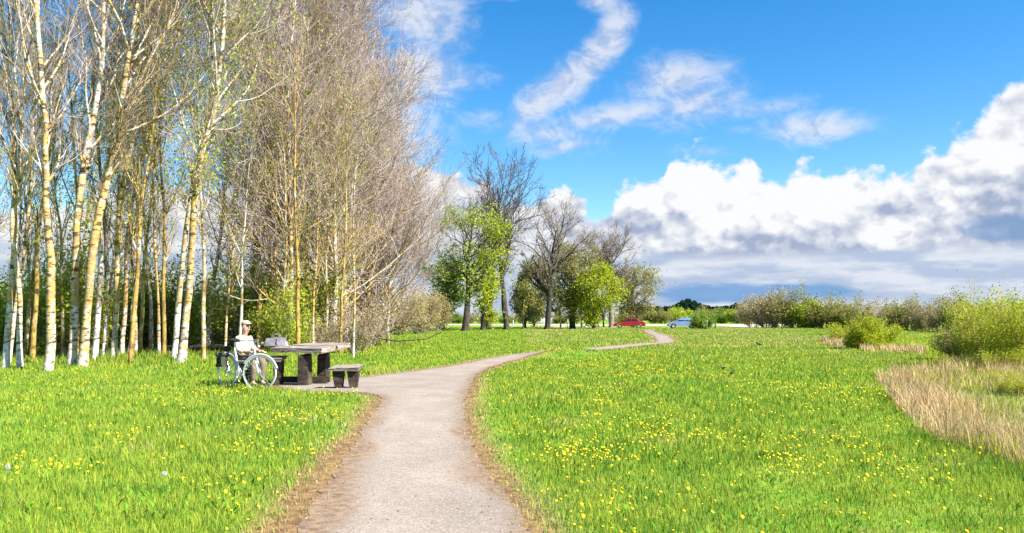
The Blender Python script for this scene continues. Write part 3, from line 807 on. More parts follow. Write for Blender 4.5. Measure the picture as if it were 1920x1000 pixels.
# ------------------------------------------------------------------ the left grove: white-barked trees traced one by one
def guide(pts, D, H, lean=(0, 0)):
    """pixel polyline (base first) at depth D -> local coordinates from the base, extended to height H"""
    g = [at(px, py, D) for px, py in pts]
    b = g[0]; g = [(q - b) for q in g]
    d = (g[-1] - g[-2]).normalized(); d = (d + Vector((0, 0, .6))).normalized()
    rem = H - g[-1].z
    if rem > 0: g.append(g[-1] + d * rem * .5); g.append(g[-1] + (d + Vector((lean[0], lean[1], .3))).normalized() * rem * .5)
    for i, q in enumerate(g): q.y += .25 * math.sin(i * 1.7) * min(1, i / 2)
    return [tuple(q) for q in g], b
GROVE = [
 # base px,py, width px, H, polyline, label
 ((10, 694), 13, 15, [(14, 600), (24, 500), (30, 430), (22, 350), (14, 200), (10, 60)], 'white-barked tree at the far left edge with yellow lichen above its pale foot'),
 ((38, 694), 12, 14, [(36, 600), (34, 500), (30, 420), (38, 330), (36, 200), (28, 60)], 'slim pale tree just right of the one at the left edge'),
 ((90, 698), 18, 16, [(92, 600), (95, 480), (88, 420), (74, 340), (66, 200), (58, 0)], 'pale trunk standing nearest on the left with a bright yellow band of lichen'),
 ((134, 690), 17, 17, [(137, 560), (148, 430), (153, 350), (165, 250), (185, 120), (196, 0)], 'left one of two thick white trunks standing close together'),
 ((154, 691), 18, 16, [(158, 600), (165, 520), (178, 440), (186, 360), (205, 250), (232, 130)], 'thick white trunk leaning right, close beside its straighter neighbour'),
 ((176, 682), 12, 14, [(182, 560), (187, 470), (190, 390), (205, 280), (246, 150)], 'yellow-stained trunk directly behind the leaning thick white trunk'),
 ((212, 681), 13, 15, [(213, 560), (222, 440), (232, 350), (256, 210), (276, 70)], 'grey and white trunk in the middle of the left group'),
 ((228, 672), 9, 15, [(233, 540), (238, 420), (262, 330), (294, 150), (332, 0)], 'ochre coloured trunk arching right between two grey trunks'),
 ((241, 669), 8, 13, [(246, 560), (252, 450), (262, 330), (268, 180)], 'thinnest pale stem at the right end of the left group'),
 ((324, 682), 13, 15, [(334, 540), (350, 420), (372, 300), (388, 200), (396, 60)], 'back one of a leaning pair of trunks, with yellow lichen high up'),
 ((339, 686), 18, 16, [(350, 560), (363, 450), (370, 360), (378, 270), (402, 200), (424, 80), (422, 20)], 'front white trunk of the leaning pair left of the bicycle'),
 ((470, 655), 13, 15, [(476, 540), (484, 450), (486, 380), (505, 250), (520, 100)], 'pale trunk rising directly behind the seated person'),
 ((497, 652), 10, 14, [(504, 560), (514, 480), (530, 400), (552, 260), (585, 120)], 'slender trunk leaning right just behind the left end of the table'),
]
for i, (b, wpx, H, pl, lab) in enumerate(GROVE):
    gx, gy = gp(*b)
    D = gy
    gd, base = guide([b] + pl, D, H)
    r0 = wpx / F * D / 2 * .88
    leafy = i in (5, 7, 8, 9, 10)
    d = build_tree(100 + i, H, r0, gd, clear=.30, spread=2.7 + .5 * (i % 3), cnt=(28, 7, 5, 3), ang=.62, trop=.16, twig=(TW_WARM, TW_YEL, TW_PALE, TW_WARM)[i % 4],
                   leaf=L_FRESH, nleaf=5200 if leafy else 0, lsize=.045, lspread=.35, fine=.005)
    place_tree(d, 'white_barked_tree', lab, 'tree', (gx, gy, H1(gx, gy) - .05), 0, 'white-barked trees of the left grove')

# broken dead stump
def stump():
    rng = np.random.default_rng(4)
    D = gp(272, 655)[1]; b = gp(272, 655)
    pts = [(272, 655), (270, 610), (274, 575), (273, 545), (272, 515)]
    g = np.array([at(*q, D) for q in pts]); g -= g[0]
    P = g[None]; Rr = np.array([[.30, .24, .20, .13, .10]])
    l1 = np.array([[g[2], g[2] + [.28, .1, .28], g[2] + [.34, .1, .75]]]); 
    t = thing('dead_tree', 'broken grey-brown dead trunk standing among the green undergrowth', 'tree stump', (b[0], b[1], H1(*b) - .04))
    link('trunk', tube_mesh('trunk', [(P, Rr, 12), (l1, np.array([[.11, .09, .03]]), 8), (np.array([[g[-1], g[-1] + [0, 0, .16]]]), np.array([[.10, .005]]), 12)], GBARK), t)
    P2 = growdir(rng, np.repeat(g[3:5], 3, 0), rng.normal(0, 1, (6, 3)), np.full(6, .5), 5, .3, .1)
    link('branches', tube_mesh('branches', [(P2, np.linspace(.03, .006, 5)[None].repeat(6, 0), 4)], GBARK), t)
stump()

# twiggy trees forming the big hazy crown on the right of the grove
TW = [
 (545, 31, 10, 16.5, 3.6, 'thin stem behind the middle of the picnic table', TW_PALE),
 (572, 33, 9, 16, 3.6, 'ochre stemmed twiggy tree behind the right half of the table', TW_YEL),
 (600, 35, 12, 17.5, 4.3, 'broad bare tree whose crown makes the top of the hazy grove edge', TW_PALE),
 (628, 33, 10, 15.5, 4.0, 'bare tree over the right end of the table with dense pinkish twigs', TW_PALE),
 (650, 38, 9, 17.0, 4.2, 'bare tree second from the right end of the grove', TW_PALE),
 (684, 40, 9, 15.0, 4.0, 'rightmost bare tree of the grove, crown reaching over the meadow', TW_PALE),
 (521, 32, 9, 17, 4.0, 'tall bare tree between the slender leaning trunk and the table', TW_PALE),
 (728, 41, 7, 7.8, 3.3, 'low spreading bare tree at the outer foot of the grove, right of all others', TW_PALE),
 (706, 43, 7, 11.0, 3.9, 'shorter bare tree in front of the brown shrubs at the grove end', TW_PALE),
]
for i, (px, D, wpx, H, sprd, lab, tw) in enumerate(TW):
    d = build_tree(200 + i, H, wpx / F * D / 2, None, clear=.10, spread=sprd, cnt=(48, 9, 5, 3), ang=.82, trop=.10, bark=OBARK if i % 2 else BIRCH, twig=tw, fine=.0068,
                   shape=lambda t: np.clip(1.12 - t, 0, 1) ** .36 * np.clip((t - .02) / .15, 0, 1) ** .5, wander=.13, trunk_wander=.03,
                   leaf=L_BROWN, nleaf=2000, lsize=.03, lspread=.2)
    place_tree(d, 'bare_twiggy_tree', lab, 'tree', ((px - 960) * D / F, D, -.05), i * .9, 'bare twiggy trees at the right edge of the grove')

# deeper trunks in the grove (copies of four prototypes)
pro = []
glab = ['slim bare tree deep in the grove behind the white-barked trees', 'leafy undergrowth tree deep in the grove']
for k in range(4):
    d = build_tree(300 + k, 13 + k, .085 + .012 * k, None, clear=.22, spread=2.4, cnt=(16, 5, 5, 0), ang=.6, trop=.15, bark=(BIRCH, OBARK, GBARK, BIRCH)[k], twig=(TW_DARK, TW_YEL, TW_MID, TW_DARK)[k],
                   fine=.007, leaf=L_FRESH, nleaf=(1800 if k % 2 else 0), lsize=.055, lspread=.3, trunk_wander=.03, tk=7)
    pro.append(d)
spots = []
rs = random.Random(8)
for px in (60, 108, 200, 222, 258, 286, 312, 392, 436, 556, -30, -60, 20, 150):
    D = rs.uniform(28, 50)
    spots.append(((px - 960) * D / F, D))
protos = [None] * 4
for i, (x, y) in enumerate(spots):
    k = i % 4
    if protos[k] is None:
        protos[k] = place_tree(pro[k], 'slim_tree', glab[0], 'tree', (x, y, -.03), i * 1.3, 'slim trees deep in the grove'); continue
    dup(protos[k], (x, y, -.03), i * 1.3, None, rs.uniform(.8, 1.05))
ocs = [build_tree(330 + k, 10.5 + k, .06 + .01 * k, None, clear=.25, spread=1.7, cnt=(12, 5, 4, 0), ang=.55, trop=.16, bark=(BIRCH, OBARK, OBARK)[k], twig=(TW_WARM, TW_YEL, TW_PALE)[k], fine=.006, leaf=L_FRESH, nleaf=500, lsize=.045, lspread=.3, trunk_wander=.035, tk=8) for k in range(3)]
op = [None] * 3
for i, px in enumerate((22, 52, 66, 104, 122, 146, 196, 250, 266, 302, 310, 384, 424, 452, 486, 512, 532, 560, 588, 614, 640, 664)):
    D = rs.uniform(23.5, 29) if px < 470 else rs.uniform(26, 33)
    k = i % 3; loc = ((px - 960) * D / F, D, -.03)
    if op[k] is None: op[k] = place_tree(ocs[k], 'thin_tree', 'thin ochre-stained stem standing between the thicker white-barked trunks', 'tree', loc, i * 1.1, 'thin ochre stems between the white trunks')
    else: dup(op[k], loc, i * 1.1, None, rs.uniform(.75, 1.1))
# undergrowth shrubs behind the trunks
ush = [build_shrub(400, 3.4, 2.0, 14, (9, 5), L_FRESH, 4800, .065, .26), build_shrub(401, 4.6, 2.2, 15, (9, 5), L_FRESH, 5500, .07, .25), build_shrub(402, 2.2, 1.8, 16, (9, 6), L_BROWN, 2500, .04, .15, twig=TW_PALE)]
UL = [('dark green leafy undergrowth shrub behind the white-barked trunks', 'undergrowth shrubs of the grove'), ('tall yellow-green undergrowth shrub behind the white-barked trunks', 'tall yellow-green undergrowth shrubs'), ('low brown bare undergrowth shrub among the grove trunks', 'low brown undergrowth shrubs')]
up = [None] * 3
for i in range(50):
    D = rs.uniform(28, 50); px = -60 + i * 15.4 + rs.uniform(-14, 14)
    k = rs.choice((0, 1, 1, 2)) if 200 < px < 560 else rs.choice((0, 1, 2, 2))
    if px > 560: k = 2 if D < 40 else rs.choice((1, 2))
    loc = ((px - 960) * D / F, D, -.03)
    if up[k] is None: up[k] = place_tree(ush[k], 'undergrowth_shrub', UL[k][0], 'shrub', loc, 0, UL[k][1])
    elif i % 5 != 2: dup(up[k], loc, rs.uniform(0, 6), None, rs.uniform(.6, 1.15))
# fallen log left of the bicycle
def log():
    a = at(300, 658, 31.5); b = at(425, 652, 30.5)
    n = 7; P = np.array([[a.lerp(b, i / (n - 1)) + Vector((0, 0, .02 * math.sin(i * 2))) for i in range(n)]])
    P[..., 2] += .03
    c = P[0, 0].copy(); P = P - c
    o = link('fallen_log', tube_mesh('fallen_log', [(P, np.linspace(.17, .11, n)[None], 10)], DBARK), None, tuple(c))
    tag(o, 'dark fallen log lying at the wood edge left of the bicycle', 'log')
log()

# fallen bare branch sprawling right of the table
def fallen():
    rng = np.random.default_rng(21)
    b = gp(668, 652)
    g = [at(650, 620, b[1]), at(700, 634, b[1] - .2), at(745, 640, b[1] - .3), at(800, 636, b[1] - .2), at(850, 612, b[1])]
    g0 = Vector((b[0], b[1], 0)); P0 = np.array([[q - g0 for q in g]])
    st = np.array([P0[0, 0], P0[0, 0], P0[0, 1], P0[0, 1]])
    P1 = growdir(rng, st, np.array([[1, .2, .15], [1, -.1, .5], [.6, .2, 1], [1, .3, .4]]), np.array([3.4, 3.6, 2.6, 3.]), 9, .14, .0)
    R0 = np.linspace(.05, .014, 5)[None]; R1 = np.linspace(.035, .008, 9)[None].repeat(4, 0)
    P2, R2 = children_of(rng, P1, R1, 12, .1, 1, .6, .2, lambda t, p: p * .35, 6, .15, .05, .5, .006)
    P3, R3 = children_of(rng, P2, R2, 6, .1, 1, .6, .2, lambda t, p: p * .5, 4, .15, .04, .5, .005)
    t = thing('fallen_branch', 'sprawling bare fallen branch at the wood edge right of the table', 'fallen branch', tuple(g0))
    link('bough', tube_mesh('bough', [(P0, R0, 7), (P1, R1, 5)], DBARK), t)
    link('twigs', tube_mesh('twigs', [(P2, R2, 3), (P3, R3, 3)], TW_PALE), t)
fallen()

# ------------------------------------------------------------------ shrubs between the grove and the middle trees
sh_b = build_shrub(500, 4.2, 3.0, 18, (10, 6), L_BROWN, 9000, .07, .2, twig=TW_YEL, fine=.012)
first = None
for i, (px, D, sc, lab) in enumerate([(705, 58, .9, 'ochre brown bare shrub directly right of the grove'), (745, 66, 1.0, 'largest ochre bare shrub between the grove and the first leafy tree'), (785, 72, .95, 'rounded brown shrub just left of the first leafy tree'), (812, 84, 1.1, 'small brown shrub at the foot of the leafy tree, left side'), (668, 52, 1.1, 'brown shrub half hidden behind the rightmost grove tree')]):
    loc = ((px - 960) * D / F, D, -.03)
    if first is None: first = place_tree(sh_b, 'bare_shrub', lab, 'shrub', loc, 0, 'brown shrubs right of the grove')
    else: dup(first, loc, i * 1.7, lab, sc)

# ------------------------------------------------------------------ middle group of tall trees
def mid(px, D, H, spread, r0, seed, label, cat='tree', name='tree', **kw):
    d = build_tree(seed, H, r0, None, spread=spread, **kw)
    return place_tree(d, name, label, cat, ((px - 960) * D / F, D, -.03), 0, 'tall trees in the middle distance')
PX = lambda p, D: p * D / F
D0 = 90
mid(873, 88, PX(212, 88), PX(56, 88), .42, 601, 'leafy yellow-green tree with a dark trunk, leftmost of the middle trees', name='leafy_tree', clear=.26, cnt=(26, 8, 5, 2), ang=.85, trop=.05, bark=DBARK, twig=TW_DARK, leaf=L_FRESH, nleaf=5200, lsize=.125, lspread=.40, fine=.016, wander=.16, lowleaf=lambda P, rng: field_noise(P[:, 0] * 1.2 + P[:, 1], P[:, 2], .9, 15) > -.15)
mid(906, 94, PX(200, 94), PX(31, 94), .40, 602, 'narrow lime-green tree between the leftmost dark trunk and the tallest bare tree', name='leafy_tree', clear=.10, cnt=(24, 7, 5, 2), ang=.8, trop=-.02, bark=DBARK, twig=TW_DARK, leaf=L_LIME, nleaf=4200, lsize=.15, lspread=.42, fine=.02, wander=.15,
    lowleaf=lambda P, rng: (field_noise(P[:, 0] + P[:, 1], P[:, 2], .55, 5) > -.2) & (P[:, 2] < 14))
mid(950, 96, PX(305, 96), PX(96, 96), .36, 603, 'tallest bare tree, its open crown against the blue sky', name='bare_tree', clear=.30, cnt=(22, 6, 4, 3), ang=.95, trop=.10, bark=DBARK, twig=TW_DARK, fine=.020, wander=.15, forks=3, trunk_wander=.06)
mid(916, 101, PX(300, 101), PX(62, 101), .30, 604, 'tall bare tree whose crown leans left behind the lime-green one', name='bare_tree', clear=.40, cnt=(18, 6, 4, 3), ang=.66, trop=.11, bark=DBARK, twig=TW_DARK, fine=.020, wander=.15, forks=2)
mid(1026, 100, PX(205, 100), PX(76, 100), .42, 605, 'bare tree with a thick dark trunk right of the tallest one', name='bare_tree', clear=.26, cnt=(22, 7, 4, 3), ang=.8, trop=.09, bark=DBARK, twig=TW_MID, fine=.020, wander=.15, forks=3)
mid(984, 112, PX(122, 112), PX(30, 112), .2, 606, 'small olive conifer-like tree between two tall bare ones', name='small_tree', clear=.08, cnt=(30, 7, 5, 0), ang=1.1, trop=.02, bark=DBARK, twig=TW_MID, leaf=L_OLIVE, nleaf=6000, lsize=.16, lspread=.3, fine=.02, shape=lambda t: 1.02 - t)
mid(1073, 106, PX(140, 106), PX(42, 106), .42, 607, 'rounded olive-green tree with a dark trunk', name='leafy_tree', clear=.16, cnt=(26, 8, 5, 2), ang=.9, trop=.03, bark=DBARK, twig=TW_MID, leaf=L_OLIVE, nleaf=8000, lsize=.15, lspread=.5, fine=.02)
mid(1113, 104, PX(108, 104), PX(36, 104), .26, 608, 'small bright yellow-green rounded tree beside the olive one', name='leafy_tree', clear=.12, cnt=(26, 8, 5, 2), ang=.95, trop=.0, bark=DBARK, twig=TW_MID, leaf=L_LIME, nleaf=8000, lsize=.14, lspread=.45, fine=.02)
mid(1146, 118, PX(152, 118), PX(58, 118), .42, 609, 'grey bare tree at the right, crown above the yellow-green tree', name='bare_tree', clear=.34, cnt=(26, 8, 5, 3), ang=.8, trop=.06, bark=GBARK, twig=TW_MID, fine=.024, wander=.18, forks=2)
mid(1186, 122, PX(96, 122), PX(44, 122), .3, 610, 'brownish olive bushy tree, rightmost of the middle group', name='bushy_tree', clear=.06, cnt=(28, 8, 5, 2), ang=.9, trop=.03, bark=GBARK, twig=TW_MID, leaf=L_OLIVE, nleaf=6500, lsize=.15, lspread=.5, fine=.022)
mid(1001, 118, PX(110, 118), PX(34, 118), .2, 611, 'brown budding tree behind the gap left of the thick dark trunk', name='small_tree', clear=.08, cnt=(26, 7, 5, 2), ang=.85, trop=.03, bark=DBARK, twig=TW_MID, leaf=L_OLIVE, nleaf=4500, lsize=.15, lspread=.4, fine=.02)
mid(832, 102, PX(120, 102), PX(34, 102), .2, 612, 'dark green small tree half hidden left of the leftmost dark trunk', name='small_tree', clear=.06, cnt=(26, 7, 5, 2), ang=.85, trop=.03, bark=DBARK, twig=TW_DARK, leaf=L_GREEN, nleaf=6500, lsize=.17, lspread=.45, fine=.02)
# young trunks below the crowns
def sapling(px, D, hpx, label):
    d = build_tree(int(px), PX(hpx, D), .13, None, clear=.45, spread=1.2, cnt=(12, 4, 3, 0), ang=.7, bark=DBARK, twig=TW_DARK, fine=.02, tk=6, leaf=L_OLIVE, nleaf=500, lsize=.16, lspread=.3)
    place_tree(d, 'young_tree', label, 'tree', ((px - 960) * D / F, D, -.03), 0, 'young trees in the middle distance')
for a in [(981, 104, 70, 'thin dark young trunk right of the tallest bare tree'), (1051, 112, 60, 'thin young trunk just right of the thick dark trunk'), (1090, 116, 50, 'short young trunk below the olive crown'), (1122, 122, 44, 'short young trunk under the yellow-green crown'), (1131, 124, 40, 'stout short trunk nearest the red car')]: sapling(*a)

# ------------------------------------------------------------------ far bushes, wood and right-hand thickets
fb = [build_shrub(700, 5.2, 4.2, 16, (9, 5), L_FRESH, 5200, .20, .4, fine=.02, lean=1.0), build_shrub(701, 5.4, 4.2, 16, (9, 5), L_OLIVE, 5600, .16, .4, twig=TW_HEDGE, fine=.02, lean=1.0), build_shrub(702, 6.2, 4.4, 20, (10, 6), L_BROWN, 3600, .12, .4, twig=TW_HEDGE, fine=.026, lean=.9), build_shrub(703, 5.4, 4.2, 18, (9, 5), L_GREEN, 5200, .20, .4, fine=.02, lean=1.0)]
FN = ['yellow-green', 'olive', 'bare brown', 'green']
fp = [None] * 4
def far_bush(px, D, sc, k, label, group):
    loc = ((px - 960) * D / F, D, -.05)
    if fp[k] is None: fp[k] = place_tree(fb[k], 'bush', label, 'bush', loc, 0, group); fp[k].scale = (sc, sc, sc); r_ = fp[k]
    else: r_ = dup(fp[k], loc, rs.uniform(0, 6), label, sc)
    r_['group'] = group; r_['label'] = label
    return r_
for i in range(46):       # hedge line behind the road
    px = 640 + i * 20 + rs.uniform(-7, 7); D = rs.uniform(222, 250)
    k = rs.choice((0, 1, 3, 2, 1, 0)) if px > 1200 else rs.choice((1, 2, 3, 1))
    hp = rs.uniform(26, 36) if px > 1200 else rs.uniform(14, 26)
    far_bush(px, D, PX(hp, D) / 5.6, k, '%s bush in the far hedge behind the pale road' % FN[k], 'far %s bushes behind the road' % FN[k])
# thickets on the right
TH1 = [(1412, 126, 62, 2, 'dull brown bush at the left end of the right-hand thicket'), (1438, 120, 74, 2, 'tall bare brown bush with pale twigs over the left part of the thicket'), (1462, 118, 80, 2, 'highest bare brown bush in the left thicket'),
       (1490, 116, 70, 1, 'olive bush in the middle of the left thicket'), (1518, 114, 62, 0, 'yellow-green bush in the left thicket'), (1545, 112, 58, 1, 'olive bush right of the yellow-green one in the left thicket'),
       (1574, 110, 54, 1, 'lower olive bush behind the small round bush, left side'), (1602, 112, 56, 1, 'olive bush behind the small round bush'), (1640, 106, 58, 2, 'brown bush rising behind the small round bush'),
       (1672, 96, 66, 2, 'brown bare bush right of the small round bush'), (1704, 92, 60, 1, 'olive bush in the right thicket'), (1735, 88, 68, 2, 'taller brown bush in the right thicket'), (1766, 84, 72, 2, 'large brown bush with a dark foot in the right thicket'),
       (1800, 80, 70, 1, 'olive bush at the edge of the big yellow willow'), (1845, 82, 66, 0, 'yellow-green bush behind the big yellow willow'), (1890, 84, 66, 1, 'olive bush behind the right part of the big willow'), (1940, 80, 70, 0, 'yellow-green bush at the right edge of the photo')]
for px, D, hp, k, lab in TH1: far_bush(px, D, PX(hp, D) / (6.2 if k == 2 else 5.4), k, lab, 'bushes of the right-hand thicket')
# far wood on the horizon, one dark mass
def wood():
    rng = np.random.default_rng(9)
    Vs, Qs, o = [], [], 0
    for i in range(150):
        px = 1180 + i * 2.1 + rng.uniform(-3, 3) if i < 110 else rng.uniform(600, 2000)
        D = rng.uniform(620, 700)
        hp = 24 + 14 * math.exp(-((px - 1290) / 24) ** 2) + 6 * math.exp(-((px - 1380) / 14) ** 2) + rng.uniform(-2, 2)
        if i >= 110: hp = 25
        H = PX(hp, D); n = 260
        u = rng.random(n); z = u * H; r_ = (1 - u) ** .6 * 5.5 * np.sqrt(rng.random(n)); a = rng.random(n) * 6.28
        C = np.stack([(px - 960) * D / F + r_ * np.cos(a), D + r_ * np.sin(a), z], 1)
        v, q = leaf_quads(rng, C, 1.3); Vs.append(v); Qs.append(q + o); o += len(v)
    ob = link('distant_wood', mesh_np('distant_wood', np.concatenate(Vs), [np.concatenate(Qs)], L_DARK)); ob['kind'] = 'stuff'
wood()
# small round bush with its own stem, big willow
b = gp(1613, 656)
place_tree(build_shrub(800, PX(72, b[1]), PX(38, b[1]), 16, (11, 7), L_LIME, 13000, .036, .09, bark=GBARK, twig=TW_YEL, fine=.006, lean=1.15, basew=.02), 'round_bush', 'small rounded yellow-green bush standing alone in the meadow on a short stem', 'bush', (b[0] + .2, b[1], -.02))
b = gp(1872, 690)
place_tree(build_shrub(801, 2.1, 1.5, 40, (12, 7), L_LIME, 24000, .028, .13, bark=GBARK, twig=TW_YEL, fine=.004, lean=.95, basew=.3), 'willow_bush', 'large bright yellow-green willow bush at the right edge beside the reeds', 'bush', (b[0] + .45, b[1] + .3, -.03))
b = gp(1960, 700)
place_tree(build_shrub(803, 2.2, 1.5, 30, (12, 7), L_LIME, 22000, .030, .13, bark=GBARK, twig=TW_YEL, fine=.004, lean=.9, basew=.3), 'willow_bush', 'yellow-green willow bush cut off by the right edge of the photo', 'bush', (b[0] + .2, b[1] + .3, -.03))
b = gp(1815, 678)
place_tree(build_shrub(802, 1.5, .9, 26, (10, 7), L_OLIVE, 13000, .034, .10, bark=GBARK, twig=TW_MID, fine=.004, lean=.95, basew=.3), 'willow_bush', 'greyish olive bush leaning on the left side of the big yellow willow', 'bush', (b[0] + .1, b[1], -.03))
b = gp(1700, 652)
place_tree(build_shrub(804, 1.0, 1.9, 26, (9, 6), L_LIME, 9000, .05, .10, bark=GBARK, twig=TW_YEL, fine=.006, lean=1.2, basew=.5), 'low_bush', 'low spreading yellow-green bush right of the small round bush', 'bush', (b[0] + .4, b[1] + 6, -.03))
sg = build_shrub(805, .75, .8, 30, (8, 5), L_LIME, 5200, .026, .07, bark=GBARK, twig=TW_YEL, fine=.003, lean=1.0, basew=.5)
sp0 = None
for i, (px, py, sc, lab) in enumerate([(1875, 722, .42, 'low green willow growth among the reeds, nearest the reed edge'), (1915, 738, .5, 'low green willow growth among the reeds at the right edge of the photo'), (1800, 698, .6, 'low green willow growth in front of the greyish olive bush'), (1890, 702, .9, 'low green growth below the black dead branch')]):
    q = gp(px, py)
    if sp0 is None: sp0 = place_tree(sg, 'low_shrub', lab, 'shrub', (q[0], q[1], -.03), 0, 'low willow growth among the reeds'); sp0.scale = (sc, sc, sc)
    else: dup(sp0, (q[0], q[1], -.03), i * 1.9, lab, sc)
# black driftwood by the willow
def drift():
    g = [at(1868, 684, 22.0), at(1885, 679, 21.9), at(1900, 679, 21.9), at(1912, 676, 22.0)]
    c = g[0].copy(); P = np.array([[q - c for q in g]])
    o = link('dead_branch', tube_mesh('dead_branch', [(P, np.array([[.03, .055, .05, .02]]), 7)], DBARK), None, tuple(c))
    tag(o, 'short black dead branch lying below the big yellow willow', 'branch')
drift()

# ------------------------------------------------------------------ primitives for man-made things
class MB:
    def __init__(s): s.bm = bmesh.new()
    def box(s, c, sz, rot=None, bev=0.0, jit=0, seed=0):
        r = bmesh.ops.create_cube(s.bm, size=1)['verts']
        for v in r: v.co = Vector((v.co.x * sz[0], v.co.y * sz[1], v.co.z * sz[2]))
        if rot is not None:
            for v in r: v.co = rot @ v.co
        for v in r: v.co += Vector(c)
        if bev: bmesh.ops.bevel(s.bm, geom=list({e for v in r for e in v.link_edges}), offset=bev, segments=2, affect='EDGES')
        return s
    def hexa(s, top, bot, bev=0, sub=0, jit=0, seed=0):
        vs = [s.bm.verts.new(p_) for p_ in list(bot) + list(top)]
        n = len(top)
        fs = [s.bm.faces.new(vs[:n][::-1]), s.bm.faces.new(vs[n:])]
        for i in range(n): fs.append(s.bm.faces.new([vs[i], vs[(i + 1) % n], vs[n + (i + 1) % n], vs[n + i]]))
        ed = list({e for f in fs for e in f.edges})
        if sub:
            r = bmesh.ops.subdivide_edges(s.bm, edges=ed, cuts=sub, use_grid_fill=True)
            if jit:
                rr = random.Random(seed)
                for v in s.bm.verts: v.co += Vector([rr.gauss(0, jit) for _ in range(3)])
        elif bev: bmesh.ops.bevel(s.bm, geom=ed, offset=bev, segments=2, affect='EDGES')
        return s
    def tube(s, pts, r, k=8, caps=True):
        P = np.array([[tuple(q) for q in pts]], float); rr = np.full((1, len(pts)), r) if np.isscalar(r) else np.array([r], float)
        V, Q = tubes(P, rr, k)
        vs = [s.bm.verts.new(v) for v in V]
        for q in Q: s.bm.faces.new([vs[i] for i in q])
        if caps: s.bm.faces.new(vs[:k][::-1]); s.bm.faces.new(vs[-k:])
        return s
    def torus(s, c, Rr, r, U, V, n=36, k=8, a0=0, a1=2 * math.pi, flat=1.0):
        U = Vector(U); V = Vector(V); Nn = U.cross(V); full = abs(a1 - a0 - 2 * math.pi) < 1e-6
        m = n if full else n + 1; rings = []
        for i in range(m):
            a = a0 + (a1 - a0) * i / n; d = U * math.cos(a) + V * math.sin(a)
            rings.append([s.bm.verts.new(Vector(c) + d * (Rr + r * math.cos(b_)) + Nn * (r * flat * math.sin(b_))) for b_ in [2 * math.pi * j / k for j in range(k)]])
        for i in range(n):
            A = rings[i]; B = rings[(i + 1) % m]
            for j in range(k): s.bm.faces.new([A[j], A[(j + 1) % k], B[(j + 1) % k], B[j]])
        return s
    def ball(s, c, r, sc=(1, 1, 1), rot=None, sub=2):
        vs = bmesh.ops.create_icosphere(s.bm, subdivisions=sub, radius=r)['verts']
        for v in vs:
            v.co = Vector((v.co.x * sc[0], v.co.y * sc[1], v.co.z * sc[2]))
            if rot is not None: v.co = rot @ v.co
            v.co += Vector(c)
        return s
    def prism(s, prof, y0, y1, inset=0):
        """profile in x,z extruded along y"""
        a = [s.bm.verts.new((x, y0, z)) for x, z in prof]; b_ = [s.bm.verts.new((x, y1, z)) for x, z in prof]
        s.bm.faces.new(a); s.bm.faces.new(b_[::-1])
        for i in range(len(prof)): s.bm.faces.new([a[(i + 1) % len(prof)], a[i], b_[i], b_[(i + 1) % len(prof)]])
        return s
    def build(s, name, m, parent=None, smooth=True, loc=(0, 0, 0), bevel=0):
        bmesh.ops.recalc_face_normals(s.bm, faces=s.bm.faces)
        me = bpy.data.meshes.new(name); s.bm.to_mesh(me); s.bm.free(); me.materials.append(m)
        if smooth:
            me.polygons.foreach_set('use_smooth', np.ones(len(me.polygons), bool))
            try: me.set_sharp_from_angle(angle=R(40))
            except Exception: pass
        o = link(name, me, parent, loc)
        if bevel:
            md = o.modifiers.new('bevel', 'BEVEL'); md.width = bevel; md.segments = 2; md.limit_method = 'ANGLE'
        return o
def woodf(c1, c2, c3):
    def f(t, b):
        c = obc(t)
        mp = t.node('ShaderNodeMapping'); t.link(c.s, mp.inputs[0]); mp.inputs['Scale'].default_value = (1.2, 9, 9)
        n = t.noise(E(t, mp.outputs[0]), 2.5, 6, .7); n2 = t.noise(c, 2.2, 3, .6)
        col = t.mix(t.ss(n, .35, .62), rgb(*c1), rgb(*c2)); col = t.mix(t.ss(n2, .5, .7) * .6, col, rgb(*c3))
        bc(t, b, col); bump(t, b, n, .9, .02)
    return f
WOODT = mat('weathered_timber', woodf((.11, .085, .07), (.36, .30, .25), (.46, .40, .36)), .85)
WOODL = mat('shade_dark_timber_legs', woodf((.015, .011, .009), (.055, .04, .03), (.16, .14, .07)), .9)  # leg timber coloured darker to stand for the shade under tops and seats

